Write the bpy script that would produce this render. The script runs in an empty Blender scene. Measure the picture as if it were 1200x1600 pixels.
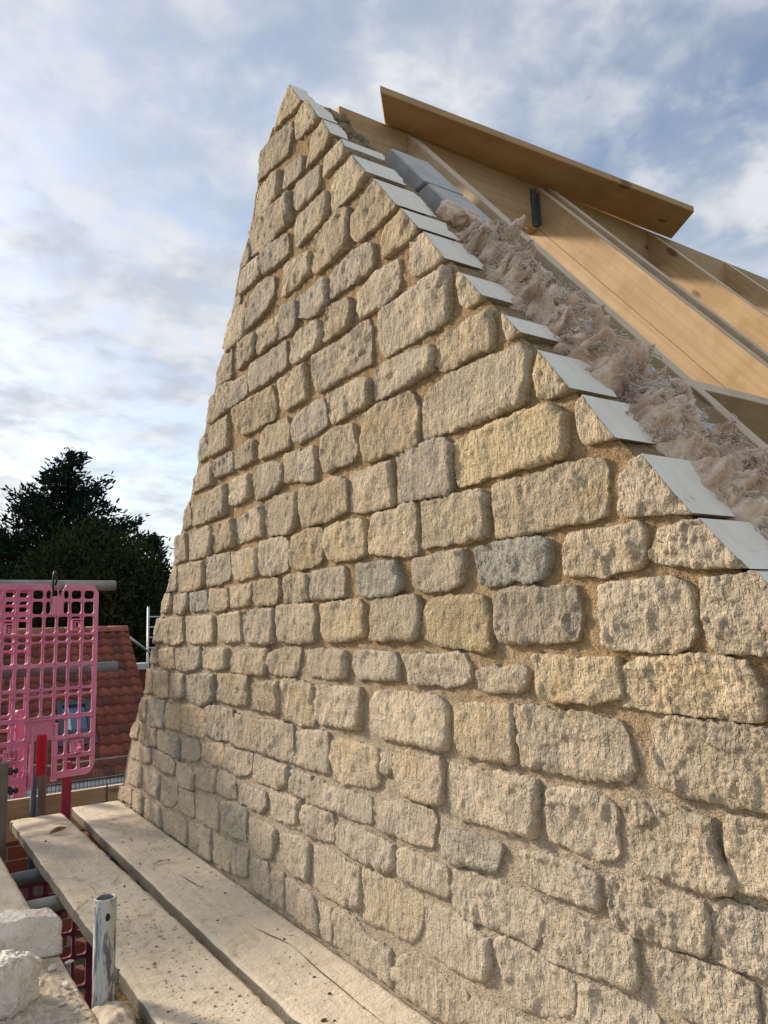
import bpy, bmesh, math, random
from math import sin, cos, tan, radians, atan, atan2, degrees, pi, sqrt
from mathutils import Vector, Matrix, noise
import numpy as np

random.seed(11)
scene = bpy.context.scene
COL = scene.collection

# ------------------------------------------------------------------ camera
FPX = 1150.0                       # focal length in photo pixels (1200 x 1600)
PITCH, ROLL, YAW = radians(8.978), radians(-2.0), radians(33.025)
_fh = Vector((sin(YAW), cos(YAW), 0)); _rt = Vector((cos(YAW), -sin(YAW), 0)); _z = Vector((0, 0, 1))
CF = cos(PITCH)*_fh + sin(PITCH)*_z
_up = -sin(PITCH)*_fh + cos(PITCH)*_z
CR = cos(ROLL)*_rt + sin(ROLL)*_up
CU = -sin(ROLL)*_rt + cos(ROLL)*_up
cam_data = bpy.data.cameras.new('camera')
cam = bpy.data.objects.new('camera', cam_data); COL.objects.link(cam)
cam.matrix_world = Matrix(((CR.x, CU.x, -CF.x, 0), (CR.y, CU.y, -CF.y, 0), (CR.z, CU.z, -CF.z, 0), (0, 0, 0, 1)))
cam_data.sensor_fit = 'VERTICAL'; cam_data.sensor_height = 24.0; cam_data.sensor_width = 18.0
cam_data.lens = FPX/1600*24.0
cam_data.clip_start = 0.02; cam_data.clip_end = 2000
scene.camera = cam

# ------------------------------------------------------------------ sky, sun, exposure
SUN_AZ, SUN_EL = radians(-27), radians(27)      # azimuth from +Y towards +X
world = bpy.data.worlds.new('World'); scene.world = world; world.use_nodes = True
def build_world():
    nt = world.node_tree; N = nt.nodes; L = nt.links; N.clear()
    out = N.new('ShaderNodeOutputWorld'); bg = N.new('ShaderNodeBackground')
    sky = N.new('ShaderNodeTexSky'); sky.sky_type = 'NISHITA'; sky.sun_disc = False
    sky.sun_elevation = SUN_EL; sky.sun_rotation = SUN_AZ
    sky.air_density = 1.0; sky.dust_density = 1.6; sky.ozone_density = 1.2
    geo = N.new('ShaderNodeNewGeometry')
    sep = N.new('ShaderNodeSeparateXYZ')
    tc = N.new('ShaderNodeTexCoord')
    L.new(tc.outputs['Generated'], sep.inputs[0])
    # project the view direction on a cloud layer
    zz = N.new('ShaderNodeMath'); zz.operation = 'MAXIMUM'; L.new(sep.outputs['Z'], zz.inputs[0]); zz.inputs[1].default_value = 0.0
    za = N.new('ShaderNodeMath'); za.operation = 'ADD'; L.new(zz.outputs[0], za.inputs[0]); za.inputs[1].default_value = 0.22
    dx = N.new('ShaderNodeMath'); dx.operation = 'DIVIDE'; L.new(sep.outputs['X'], dx.inputs[0]); L.new(za.outputs[0], dx.inputs[1])
    dy = N.new('ShaderNodeMath'); dy.operation = 'DIVIDE'; L.new(sep.outputs['Y'], dy.inputs[0]); L.new(za.outputs[0], dy.inputs[1])
    cmb = N.new('ShaderNodeCombineXYZ'); L.new(dx.outputs[0], cmb.inputs[0]); L.new(dy.outputs[0], cmb.inputs[1])
    def fbm(scale, detail, rough, off, dist=0.0):
        m = N.new('ShaderNodeVectorMath'); m.operation = 'ADD'; L.new(cmb.outputs[0], m.inputs[0]); m.inputs[1].default_value = off
        n = N.new('ShaderNodeTexNoise'); n.inputs['Scale'].default_value = scale; n.inputs['Detail'].default_value = detail
        n.inputs['Roughness'].default_value = rough; n.inputs['Distortion'].default_value = dist
        L.new(m.outputs[0], n.inputs['Vector']); return n.outputs['Fac']
    def ramp(sock, a, b):
        r = N.new('ShaderNodeMapRange'); r.interpolation_type = 'SMOOTHSTEP'
        r.inputs['From Min'].default_value = a; r.inputs['From Max'].default_value = b
        L.new(sock, r.inputs['Value']); return r.outputs['Result']
    cover = ramp(fbm(1.9, 6, 0.55, (5.6, 1.9, 0), 0.1), 0.34, 0.66)
    puff = ramp(fbm(8.5, 5, 0.55, (7.7, 2.2, 1.0), 0.15), 0.36, 0.66)
    shade = ramp(fbm(6.5, 5, 0.55, (1.3, 9.2, 2.0), 0.1), 0.36, 0.64)
    m1 = N.new('ShaderNodeMath'); m1.operation = 'MULTIPLY'; L.new(puff, m1.inputs[0]); m1.inputs[1].default_value = 0.55
    m2 = N.new('ShaderNodeMath'); m2.operation = 'MULTIPLY_ADD'; L.new(cover, m2.inputs[0]); m2.inputs[1].default_value = 0.60; L.new(m1.outputs[0], m2.inputs[2])
    m3 = N.new('ShaderNodeMath'); m3.operation = 'ADD'; m3.use_clamp = True; L.new(m2.outputs[0], m3.inputs[0]); m3.inputs[1].default_value = 0.08
    # clouds carry the light of the sky behind them, veiled to a pale grey
    cc = N.new('ShaderNodeMix'); cc.data_type = 'RGBA'; L.new(shade, cc.inputs['Factor'])
    cc.inputs['A'].default_value = (4.9, 5.35, 5.95, 1); cc.inputs['B'].default_value = (7.2, 7.35, 7.5, 1)
    sat = N.new('ShaderNodeHueSaturation'); sat.inputs['Saturation'].default_value = 0.92; L.new(sky.outputs[0], sat.inputs['Color'])
    sc = N.new('ShaderNodeVectorMath'); sc.operation = 'SCALE'; sc.inputs['Scale'].default_value = 1.7; L.new(sat.outputs[0], sc.inputs[0])
    sk2 = N.new('ShaderNodeVectorMath'); sk2.operation = 'SCALE'; sk2.inputs['Scale'].default_value = 0.16; L.new(sky.outputs[0], sk2.inputs[0])
    cad = N.new('ShaderNodeVectorMath'); cad.operation = 'ADD'; L.new(cc.outputs['Result'], cad.inputs[0]); L.new(sk2.outputs[0], cad.inputs[1])
    mx = N.new('ShaderNodeMix'); mx.data_type = 'RGBA'
    L.new(m3.outputs[0], mx.inputs['Factor']); L.new(sc.outputs[0], mx.inputs['A']); L.new(cad.outputs[0], mx.inputs['B'])
    L.new(mx.outputs['Result'], bg.inputs['Color']); bg.inputs['Strength'].default_value = 0.078
    L.new(bg.outputs[0], out.inputs['Surface'])
build_world()
sun_data = bpy.data.lights.new('sun', 'SUN'); sun_data.energy = 3.7; sun_data.angle = radians(7); sun_data.color = (1.0, 0.86, 0.69)
sun = bpy.data.objects.new('sun', sun_data); COL.objects.link(sun)
_sd = Vector((sin(SUN_AZ)*cos(SUN_EL), cos(SUN_AZ)*cos(SUN_EL), sin(SUN_EL)))
sun.rotation_euler = _sd.to_track_quat('Z', 'Y').to_euler()
vs = scene.view_settings; vs.view_transform = 'Standard'; vs.look = 'None'; vs.gamma = 1.0; vs.exposure = 0.44
vs.use_curve_mapping = False

# ------------------------------------------------------------------ geometry helpers
D = 0.95                                   # distance from camera to the wall face (m)
ZF = -0.79                                 # top of the scaffold boards below the camera
GROUND = -4.95
SL = radians(51.0); TS = tan(SL)
def ray(px, py): return CR*(px-600) + CU*(800-py) + CF*FPX
def on(px, py, ax, v):
    d = ray(px, py); return d*(v/d[ax])
APEX = on(450, 135, 0, D)
def onslope(px, py, off=0.0):
    d = ray(px, py); k = (APEX.z - TS*APEX.y + off)/(d.z - TS*d.y); return d*k
def slope_z(y): return APEX.z + TS*(y-APEX.y)

def link(o, parent=None):
    COL.objects.link(o)
    if parent is not None: o.parent = parent
    return o
def tag(o, label=None, cat=None, group=None, kind=None):
    if label: o['label'] = label
    if cat: o['category'] = cat
    if group: o['group'] = group
    if kind: o['kind'] = kind
    return o
def empty(name, loc=(0, 0, 0)):
    o = bpy.data.objects.new(name, None); o.location = loc; o.empty_display_size = 0.05; COL.objects.link(o); return o
def mesh_obj(name, verts, faces, mats, parent=None, smooth=False, midx=None, loc=None):
    me = bpy.data.meshes.new(name); me.from_pydata([tuple(v) for v in verts], [], faces)
    for m in (mats if isinstance(mats, (list, tuple)) else [mats]): me.materials.append(m)
    if midx is not None: me.polygons.foreach_set('material_index', midx)
    if smooth is True: me.polygons.foreach_set('use_smooth', [True]*len(faces))
    elif isinstance(smooth, (list, tuple)): me.polygons.foreach_set('use_smooth', smooth)
    me.update()
    o = bpy.data.objects.new(name, me)
    if loc is not None: o.location = loc
    return link(o, parent)
def bm_obj(name, bm, mats, parent=None, smooth=False, loc=None):
    me = bpy.data.meshes.new(name); bm.normal_update(); bm.to_mesh(me); bm.free()
    for m in (mats if isinstance(mats, (list, tuple)) else [mats]): me.materials.append(m)
    if smooth: me.polygons.foreach_set('use_smooth', [True]*len(me.polygons))
    o = bpy.data.objects.new(name, me)
    if loc is not None: o.location = loc
    return link(o, parent)
def add_box(bm, lo, hi, mi=0):
    x0, y0, z0 = lo; x1, y1, z1 = hi
    v = [bm.verts.new(p) for p in ((x0,y0,z0),(x1,y0,z0),(x1,y1,z0),(x0,y1,z0),(x0,y0,z1),(x1,y0,z1),(x1,y1,z1),(x0,y1,z1))]
    for f in ((3,2,1,0),(4,5,6,7),(0,1,5,4),(1,2,6,5),(2,3,7,6),(3,0,4,7)):
        bm.faces.new([v[i] for i in f]).material_index = mi
    return v
def add_tube(bm, p0, p1, r0, r1=None, seg=12, caps=True, mi=0):
    p0 = Vector(p0); p1 = Vector(p1); r1 = r0 if r1 is None else r1
    d = (p1-p0).normalized(); a = d.orthogonal().normalized(); b = d.cross(a)
    A = [bm.verts.new(p0 + (a*cos(2*pi*i/seg)+b*sin(2*pi*i/seg))*r0) for i in range(seg)]
    B = [bm.verts.new(p1 + (a*cos(2*pi*i/seg)+b*sin(2*pi*i/seg))*r1) for i in range(seg)]
    for i in range(seg):
        f = bm.faces.new((A[i], A[(i+1) % seg], B[(i+1) % seg], B[i])); f.smooth = True; f.material_index = mi
    if caps:
        bm.faces.new(A[::-1]).material_index = mi; bm.faces.new(B).material_index = mi
def add_path(bm, pts, r, seg=8, mi=0):
    pts = [Vector(p) for p in pts]; rings = []; a = None
    for i, p in enumerate(pts):
        d = (pts[min(i+1, len(pts)-1)]-pts[max(i-1, 0)]).normalized()
        if a is None: a = d.orthogonal().normalized()
        else: a = (a-d*a.dot(d)).normalized()
        b = d.cross(a); rr = r[i] if isinstance(r, (list, tuple)) else r
        rings.append([bm.verts.new(p+(a*cos(2*pi*k/seg)+b*sin(2*pi*k/seg))*rr) for k in range(seg)])
    for A, B in zip(rings, rings[1:]):
        for i in range(seg):
            f = bm.faces.new((A[i], A[(i+1) % seg], B[(i+1) % seg], B[i])); f.smooth = True; f.material_index = mi
    bm.faces.new(rings[0][::-1]).material_index = mi; bm.faces.new(rings[-1]).material_index = mi
def bevel(bm, w, seg=1):
    bmesh.ops.bevel(bm, geom=list(bm.edges), offset=w, segments=seg, affect='EDGES', profile=0.5)
def fb(p, s, o=4):                         # fractal noise about -1..1
    return noise.fractal(Vector((p[0]/s, p[1]/s, p[2]/s)), 0.9, 2.1, o)

# ------------------------------------------------------------------ materials
class MT:
    """small helper to write procedural node materials"""
    def __init__(self, name, rough=0.9, spec=0.25):
        self.m = bpy.data.materials.new(name); self.m.use_nodes = True
        self.N = self.m.node_tree.nodes; self.L = self.m.node_tree.links
        self.b = self.N['Principled BSDF']; self.b.inputs['Roughness'].default_value = rough
        self.b.inputs['Specular IOR Level'].default_value = spec
        self.tc = self.N.new('ShaderNodeTexCoord'); self.obj = self.tc.outputs['Object']
        self.geo = self.N.new('ShaderNodeNewGeometry'); self.pos = self.geo.outputs['Position']
        self.bumpn = None
    def mapping(self, sock, scale=(1, 1, 1), rot=(0, 0, 0), loc=(0, 0, 0)):
        n = self.N.new('ShaderNodeMapping'); n.inputs['Scale'].default_value = scale; n.inputs['Rotation'].default_value = rot
        n.inputs['Location'].default_value = loc; self.L.new(sock, n.inputs['Vector']); return n.outputs[0]
    def noise(self, sock, scale, detail=5, rough=0.55, dist=0.0):
        n = self.N.new('ShaderNodeTexNoise'); n.inputs['Scale'].default_value = scale; n.inputs['Detail'].default_value = detail
        n.inputs['Roughness'].default_value = rough; n.inputs['Distortion'].default_value = dist
        self.L.new(sock, n.inputs['Vector']); return n.outputs['Fac']
    def voro(self, sock, scale, feature='F1', rnd=1.0):
        n = self.N.new('ShaderNodeTexVoronoi'); n.feature = feature; n.inputs['Scale'].default_value = scale
        n.inputs['Randomness'].default_value = rnd; self.L.new(sock, n.inputs['Vector']); return n
    def range(self, sock, a, b, c=0.0, d=1.0, smooth=True):
        n = self.N.new('ShaderNodeMapRange'); n.interpolation_type = 'SMOOTHSTEP' if smooth else 'LINEAR'
        for k, v in zip(('From Min', 'From Max', 'To Min', 'To Max'), (a, b, c, d)): n.inputs[k].default_value = v
        self.L.new(sock, n.inputs['Value']); return n.outputs[0]
    def math(self, op, a, b=None, c=None, clamp=False):
        n = self.N.new('ShaderNodeMath'); n.operation = op; n.use_clamp = clamp
        for i, s in enumerate((a, b, c)):
            if s is None: continue
            if isinstance(s, (int, float)): n.inputs[i].default_value = s
            else: self.L.new(s, n.inputs[i])
        return n.outputs[0]
    def mix(self, fac, a, b, mode='MIX'):
        n = self.N.new('ShaderNodeMix'); n.data_type = 'RGBA'; n.blend_type = mode
        for k, s in (('Factor', fac), ('A', a), ('B', b)):
            if isinstance(s, tuple): n.inputs[k].default_value = (*s, 1) if len(s) == 3 else s
            elif isinstance(s, (int, float)): n.inputs[k].default_value = s
            else: self.L.new(s, n.inputs[k])
        return n.outputs['Result']
    def bump(self, h, strength, dist):
        n = self.N.new('ShaderNodeBump'); n.inputs['Strength'].default_value = strength; n.inputs['Distance'].default_value = dist
        self.L.new(h, n.inputs['Height'])
        if self.bumpn is not None: self.L.new(self.bumpn, n.inputs['Normal'])
        self.bumpn = n.outputs[0]; self.L.new(self.bumpn, self.b.inputs['Normal'])
    def color(self, s):
        if isinstance(s, tuple): self.b.inputs['Base Color'].default_value = (*s, 1)
        else: self.L.new(s, self.b.inputs['Base Color'])
        return self
    def rand(self):
        n = self.N.new('ShaderNodeObjectInfo'); return n.outputs['Random']
    def sepz(self, sock):
        n = self.N.new('ShaderNodeSeparateXYZ'); self.L.new(sock, n.inputs[0]); return n.outputs

def stone_mat(name, c1, c2, c3, grey=0.35, ochre=0.4):
    t = MT(name, 0.93, 0.15)
    r = t.rand()
    a = t.noise(t.pos, 13, 4, 0.6); b = t.noise(t.pos, 52, 4, 0.65); c = t.noise(t.pos, 190, 3, 0.65)
    st = t.noise(t.mapping(t.pos, (1, 3.0, 0.9), (0.35, 0, 0)), 42, 3, 0.6)          # tooling streaks
    base = t.mix(t.range(a, 0.36, 0.64), c1, c2)
    base = t.mix(t.math('MULTIPLY', t.range(b, 0.46, 0.66), 0.60), base, c3)
    base = t.mix(t.math('MULTIPLY', t.range(st, 0.52, 0.72), 0.35), base, tuple(min(1, x*1.18) for x in c2))
    base = t.mix(t.math('MULTIPLY', t.range(a, 0.60, 0.42), grey), base, (0.335, 0.315, 0.265))
    base = t.mix(t.math('MULTIPLY', t.range(t.noise(t.pos, 8.3, 3, 0.5, 0.4), 0.56, 0.72), ochre), base, (0.50, 0.345, 0.155))
    v = t.range(r, 0, 1, 0.84, 1.12, False)
    hs = t.N.new('ShaderNodeHueSaturation'); t.L.new(base, hs.inputs['Color']); t.L.new(v, hs.inputs['Value'])
    t.L.new(t.range(t.math('FRACT', t.math('MULTIPLY', r, 7.31)), 0, 1, 0.82, 1.12, False), hs.inputs['Saturation'])
    spk = t.range(c, 0.56, 0.70)
    col = t.mix(t.math('MULTIPLY', spk, 0.55), hs.outputs[0], (0.19, 0.145, 0.09))
    col = t.mix(t.math('MULTIPLY', t.range(c, 0.46, 0.34), 0.45), col, (0.70, 0.61, 0.45))
    bed = t.noise(t.mapping(t.pos, (1, 0.8, 16), (0.06, 0, 0)), 5, 2, 0.5)
    col = t.mix(t.math('MULTIPLY', t.range(bed, 0.60, 0.66), 0.30), col, (0.22, 0.17, 0.11))
    z = t.sepz(t.pos)
    dz = t.range(z[2], -0.15, -0.60); dn = t.range(b, 0.30, 0.60)
    col = t.mix(t.math('MULTIPLY', t.math('MULTIPLY', dz, dn), 0.72), col, (0.52, 0.455, 0.36))
    t.color(col)
    t.bump(b, 1.0, 0.013); t.bump(st, 0.8, 0.008); t.bump(c, 0.8, 0.0045)
    return t.m
M = {}
M['stone'] = stone_mat('cream_limestone', (0.455, 0.363, 0.245), (0.57, 0.468, 0.332), (0.35, 0.27, 0.172), 0.30, 0.30)
M['stone_grey'] = stone_mat('grey_limestone', (0.42, 0.343, 0.247), (0.525, 0.437, 0.328), (0.32, 0.257, 0.182), 0.45, 0.20)
M['stone_blue'] = stone_mat('blue_grey_limestone', (0.30, 0.285, 0.245), (0.41, 0.385, 0.325), (0.235, 0.23, 0.21), 0.4, 0.10)
M['stone_yellow'] = stone_mat('golden_limestone', (0.46, 0.37, 0.235), (0.555, 0.455, 0.30), (0.37, 0.285, 0.17), 0.2, 0.42)

def sawn_mat():
    t = MT('sawn_white_limestone', 0.85, 0.2)
    a = t.noise(t.pos, 14, 5, 0.6); c = t.noise(t.pos, 260, 3, 0.6)
    s = t.noise(t.mapping(t.pos, (60, 8, 8)), 1.0, 3, 0.5)
    col = t.mix(t.range(a, 0.35, 0.7), (0.86, 0.79, 0.67), (0.92, 0.855, 0.74))
    col = t.mix(t.math('MULTIPLY', t.range(s, 0.45, 0.75), 0.25), col, (0.58, 0.55, 0.49))
    d = t.noise(t.pos, 30, 5, 0.65)
    col = t.mix(t.math('MULTIPLY', t.range(d, 0.62, 0.72), 0.55), col, (0.42, 0.33, 0.22))
    t.color(col); t.bump(c, 0.25, 0.0012); t.bump(s, 0.2, 0.001); return t.m
M['sawn'] = sawn_mat()

def mortar_mat():
    t = MT('lime_mortar', 0.97, 0.1)
    a = t.noise(t.pos, 6, 4, 0.6); b = t.noise(t.pos, 70, 4, 0.7); c = t.noise(t.pos, 300, 2, 0.7)
    fresh = t.mix(t.range(a, 0.35, 0.65), (0.42, 0.285, 0.155), (0.50, 0.355, 0.205))
    fresh = t.mix(t.range(t.noise(t.pos, 3.1, 4, 0.5), 0.55, 0.72), fresh, (0.35, 0.205, 0.085))
    dry = t.mix(t.range(a, 0.35, 0.65), (0.48, 0.41, 0.31), (0.56, 0.48, 0.37))
    z = t.sepz(t.pos)
    k = t.math('ADD', t.math('MULTIPLY', z[2], 1.15), t.math('MULTIPLY', z[1], -0.16))
    k = t.math('ADD', k, t.range(t.noise(t.pos, 5, 4, 0.6), 0.2, 0.8, -0.16, 0.16, False))
    col = t.mix(t.range(k, -0.62, -0.14), dry, fresh)
    col = t.mix(t.math('MULTIPLY', t.range(b, 0.5, 0.72), 0.45), col, (0.30, 0.215, 0.13))
    sm = t.noise(t.mapping(t.pos, (1, 0.35, 1.6)), 34, 4, 0.65, 0.4)
    col = t.mix(t.math('MULTIPLY', t.range(sm, 0.52, 0.68), 0.5), col, (0.52, 0.42, 0.29))
    t.bump(sm, 0.9, 0.012)
    g = t.voro(t.pos, 240); gr = t.range(g.outputs['Distance'], 0.1, 0.45)
    gm = t.range(t.noise(t.pos, 90, 2, 0.5), 0.52, 0.66)
    col = t.mix(t.math('MULTIPLY', t.math('MULTIPLY', t.math('SUBTRACT', 1.0, gr), gm), 0.55), col, (0.60, 0.50, 0.36))
    t.color(col); t.bump(b, 1.0, 0.012); t.bump(c, 0.9, 0.005); t.bump(gr, 0.5, 0.003); return t.m
M['mortar'] = mortar_mat()

def wood_mat(name, ca, cb, cdark, axis=0, scale=1.0, rough=0.7, knots=True, dirt=0.0):
    """sawn timber, grain along the given local axis"""
    t = MT(name, rough, 0.25)
    st = [26*scale]*3; st[axis] = 1.2*scale
    v = t.mapping(t.obj, tuple(st))
    rn = t.N.new('ShaderNodeVectorMath'); rn.operation = 'ADD'; t.L.new(v, rn.inputs[0])
    cx = t.N.new('ShaderNodeCombineXYZ'); t.L.new(t.math('MULTIPLY', t.rand(), 40.0), cx.inputs[0]); t.L.new(t.math('MULTIPLY', t.rand(), 23.0), cx.inputs[2])
    t.L.new(cx.outputs[0], rn.inputs[1]); v = rn.outputs[0]
    g = t.noise(v, 1.0, 5, 0.6, 0.7)
    w = t.N.new('ShaderNodeTexWave'); w.wave_type = 'BANDS'; w.bands_direction = 'Z' if axis != 2 else 'X'
    w.inputs['Scale'].default_value = 0.38; w.inputs['Distortion'].default_value = 13; w.inputs['Detail'].default_value = 3; w.inputs['Detail Scale'].default_value = 0.6
    t.L.new(v, w.inputs['Vector'])
    col = t.mix(t.range(g, 0.3, 0.7), ca, cb)
    col = t.mix(t.math('MULTIPLY', t.range(w.outputs['Fac'], 0.55, 0.95), 0.24), col, cdark)
    sawm = t.noise(t.mapping(t.obj, tuple(230 if k == axis else 6 for k in range(3))), 1.0, 2, 0.5)
    col = t.mix(t.math('MULTIPLY', t.range(sawm, 0.5, 0.75), 0.22), col, cdark)
    big = t.noise(t.obj, 3.0, 3, 0.5)
    col = t.mix(t.math('MULTIPLY', t.range(big, 0.4, 0.7), 0.28), col, cb)
    col = t.mix(t.math('MULTIPLY', t.range(t.noise(t.obj, 6.5, 5, 0.62, 0.6), 0.48, 0.66), 0.42), col, cdark)
    if knots:
        ks = [9.0]*3; ks[axis] = 3.2
        kn = t.voro(t.mapping(rn.outputs[0], tuple(k/s for k, s in zip(ks, st))), 1.0)
        col = t.mix(t.math('MULTIPLY', t.range(kn.outputs['Distance'], 0.17, 0.11), 0.80), col, (cdark[0]*0.45, cdark[1]*0.4, cdark[2]*0.35))
    if dirt:
        dn = t.noise(t.pos, 8, 6, 0.65)
        col = t.mix(t.math('MULTIPLY', t.range(dn, 0.40, 0.68), dirt), col, (0.30, 0.26, 0.20))
    t.color(col); t.bump(g, 0.25, 0.0015)
    return t.m
M['pine_y'] = wood_mat('sawn_pine', (0.48, 0.325, 0.17), (0.56, 0.40, 0.225), (0.37, 0.215, 0.095), axis=0)
M['pine_pale'] = wood_mat('pale_sawn_pine', (0.52, 0.38, 0.24), (0.58, 0.44, 0.29), (0.40, 0.26, 0.14), axis=0)
M['pine_top_skylit'] = wood_mat('skylit_pine_top', (0.60, 0.46, 0.33), (0.68, 0.54, 0.40), (0.50, 0.35, 0.23), axis=0)  # paler pine: sky light on timber tops put into the colour
M['pine_dark'] = wood_mat('brown_sawn_pine', (0.52, 0.33, 0.165), (0.58, 0.375, 0.195), (0.40, 0.235, 0.105), axis=0)
M['weathered'] = wood_mat('weathered_timber', (0.13, 0.115, 0.095), (0.19, 0.17, 0.14), (0.08, 0.065, 0.05), axis=2, dirt=0.3)
M['toe'] = wood_mat('toe_board_timber', (0.34, 0.245, 0.135), (0.42, 0.31, 0.18), (0.24, 0.16, 0.08), axis=0, dirt=0.4)

def board_mat():
    t = MT('dusty_scaffold_board', 0.95, 0.12)
    v = t.mapping(t.obj, (34, 1.3, 34))
    g = t.noise(v, 1.0, 6, 0.65, 0.5); fine = t.noise(t.mapping(t.obj, (150, 5, 150)), 1.0, 4, 0.6)
    wood = t.mix(t.range(g, 0.3, 0.7), (0.50, 0.42, 0.31), (0.62, 0.53, 0.40))
    wood = t.mix(t.math('MULTIPLY', t.range(fine, 0.50, 0.66), 0.38), wood, (0.27, 0.21, 0.145))
    dust = t.noise(t.pos, 4.5, 8, 0.68, 0.3); d2 = t.noise(t.pos, 22, 6, 0.7)
    dm = t.math('MULTIPLY', t.range(dust, 0.28, 0.50), t.range(d2, 0.22, 0.50))
    col = t.mix(t.math('MULTIPLY', dm, 0.80), wood, t.mix(d2, (0.63, 0.55, 0.425), (0.74, 0.66, 0.53)))
    stn = t.noise(t.pos, 13, 6, 0.7, 0.8)
    col = t.mix(t.math('MULTIPLY', t.range(stn, 0.52, 0.68), 0.38), col, (0.30, 0.235, 0.155))
    sp = t.voro(t.pos, 55); sm = t.math('MULTIPLY', t.range(sp.outputs['Distance'], 0.12, 0.05), t.range(t.noise(t.pos, 7, 2, 0.5), 0.5, 0.6))
    col = t.mix(t.math('MULTIPLY', sm, 0.7), col, (0.13, 0.095, 0.06))
    # sawn sides stay greyer than the dusted top
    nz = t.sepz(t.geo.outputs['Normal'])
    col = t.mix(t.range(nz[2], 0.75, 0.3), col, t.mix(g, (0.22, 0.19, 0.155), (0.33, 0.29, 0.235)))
    t.color(col); t.bump(g, 0.8, 0.004); t.bump(d2, 0.8, 0.010); t.bump(t.noise(t.pos, 90, 4, 0.7), 0.7, 0.004)
    return t.m
M['board'] = board_mat()

def block_mat():
    t = MT('grey_concrete_block', 0.95, 0.15)
    a = t.noise(t.pos, 12, 5, 0.6); p = t.voro(t.pos, 95); pm = t.range(t.noise(t.pos, 40, 2, 0.5), 0.5, 0.62)
    col = t.mix(t.range(a, 0.3, 0.7), (0.46, 0.44, 0.415), (0.57, 0.55, 0.52))
    pit = t.math('MULTIPLY', t.range(p.outputs['Distance'], 0.22, 0.10), pm)
    col = t.mix(t.math('MULTIPLY', pit, 0.7), col, (0.12, 0.12, 0.12))
    t.color(col); t.bump(t.math('MULTIPLY', pit, -1.0), 0.6, 0.003); t.bump(t.noise(t.pos, 300, 3, 0.6), 0.35, 0.0015); return t.m
M['block'] = block_mat()

def wool_mat():
    t = MT('mineral_wool', 1.0, 0.05)
    a = t.noise(t.pos, 16, 4, 0.65, 0.6); b = t.noise(t.pos, 120, 3, 0.65, 1.0)
    col = t.mix(t.range(a, 0.38, 0.62), (0.60, 0.415, 0.295), (0.80, 0.63, 0.485))
    col = t.mix(t.math('MULTIPLY', t.range(b, 0.45, 0.7), 0.5), col, (0.86, 0.76, 0.65))
    col = t.mix(t.math('MULTIPLY', t.range(t.noise(t.pos, 7, 3, 0.5), 0.52, 0.66), 0.7), col, (0.34, 0.23, 0.17))
    t.color(col); t.bump(b, 0.6, 0.006)
    t.b.inputs['Subsurface Weight'].default_value = 0.45; t.b.inputs['Subsurface Scale'].default_value = 0.012; t.b.inputs['Subsurface Radius'].default_value = (1.0, 0.75, 0.6)
    return t.m
M['wool'] = wool_mat()

def plain(name, c, rough=0.6, metal=0.0, var=0.25, scale=20, spec=0.4, bump=0.0):
    t = MT(name, rough, spec); t.b.inputs['Metallic'].default_value = metal
    n = t.noise(t.pos, scale, 5, 0.6)
    t.color(t.mix(t.range(n, 0.3, 0.7), tuple(x*(1-var) for x in c), tuple(min(1, x*(1+var*0.6)) for x in c)))
    if bump: t.bump(t.noise(t.pos, scale*6, 3, 0.6), 0.4, bump)
    return t.m
def galv_mat(name, base, dark):
    t = MT(name, 0.5, 0.5); t.b.inputs['Metallic'].default_value = 0.55
    st = t.noise(t.mapping(t.obj, (45, 45, 9)), 1.0, 6, 0.7, 0.8); b = t.noise(t.pos, 60, 5, 0.6)
    col = t.mix(t.range(b, 0.3, 0.7), base, tuple(x*1.12 for x in base))
    col = t.mix(t.range(st, 0.47, 0.56), col, dark)
    t.color(col); t.L.new(t.range(st, 0.5, 0.6, 0.62, 0.42), t.b.inputs['Roughness']); t.bump(st, 0.2, 0.001); return t.m
M['galv'] = galv_mat('galvanised_tube', (0.46, 0.46, 0.43), (0.12, 0.13, 0.16))
M['tube'] = plain('dull_scaffold_tube', (0.30, 0.29, 0.26), 0.5, 0.6, 0.3, 14)
M['tube_dark'] = plain('dark_scaffold_tube', (0.16, 0.17, 0.175), 0.5, 0.5, 0.3, 14)
M['tube_blue'] = plain('blue_painted_tube', (0.09, 0.14, 0.18), 0.6, 0.1, 0.3, 14)
M['steel_dark'] = plain('dark_steel', (0.07, 0.065, 0.06), 0.55, 0.6, 0.4, 40)
M['black'] = plain('black_plastic', (0.012, 0.012, 0.013), 0.45, 0, 0.2, 30)
def pink_mat():
    t = MT('pink_plastic', 0.55, 0.3); n = t.noise(t.pos, 7, 6, 0.65); s = t.noise(t.pos, 60, 4, 0.6)
    col = t.mix(t.range(n, 0.35, 0.68), (0.60, 0.18, 0.31), (0.68, 0.25, 0.385))
    col = t.mix(t.math('MULTIPLY', t.range(s, 0.52, 0.7), 0.30), col, (0.62, 0.34, 0.41))
    t.color(col); t.bump(s, 0.15, 0.001); return t.m
M['pink'] = pink_mat()
M['pink_shade'] = plain('shade_darkened_pink_plastic', (0.20, 0.030, 0.080), 0.7, 0, 0.4, 12)  # darker copy of the pink: shade under the deck put into the colour
M['pink_rust'] = plain('red_painted_post', (0.30, 0.02, 0.055), 0.5, 0, 0.3, 20)
M['red'] = plain('red_reflector', (0.52, 0.004, 0.03), 0.35, 0, 0.15, 60)
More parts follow.
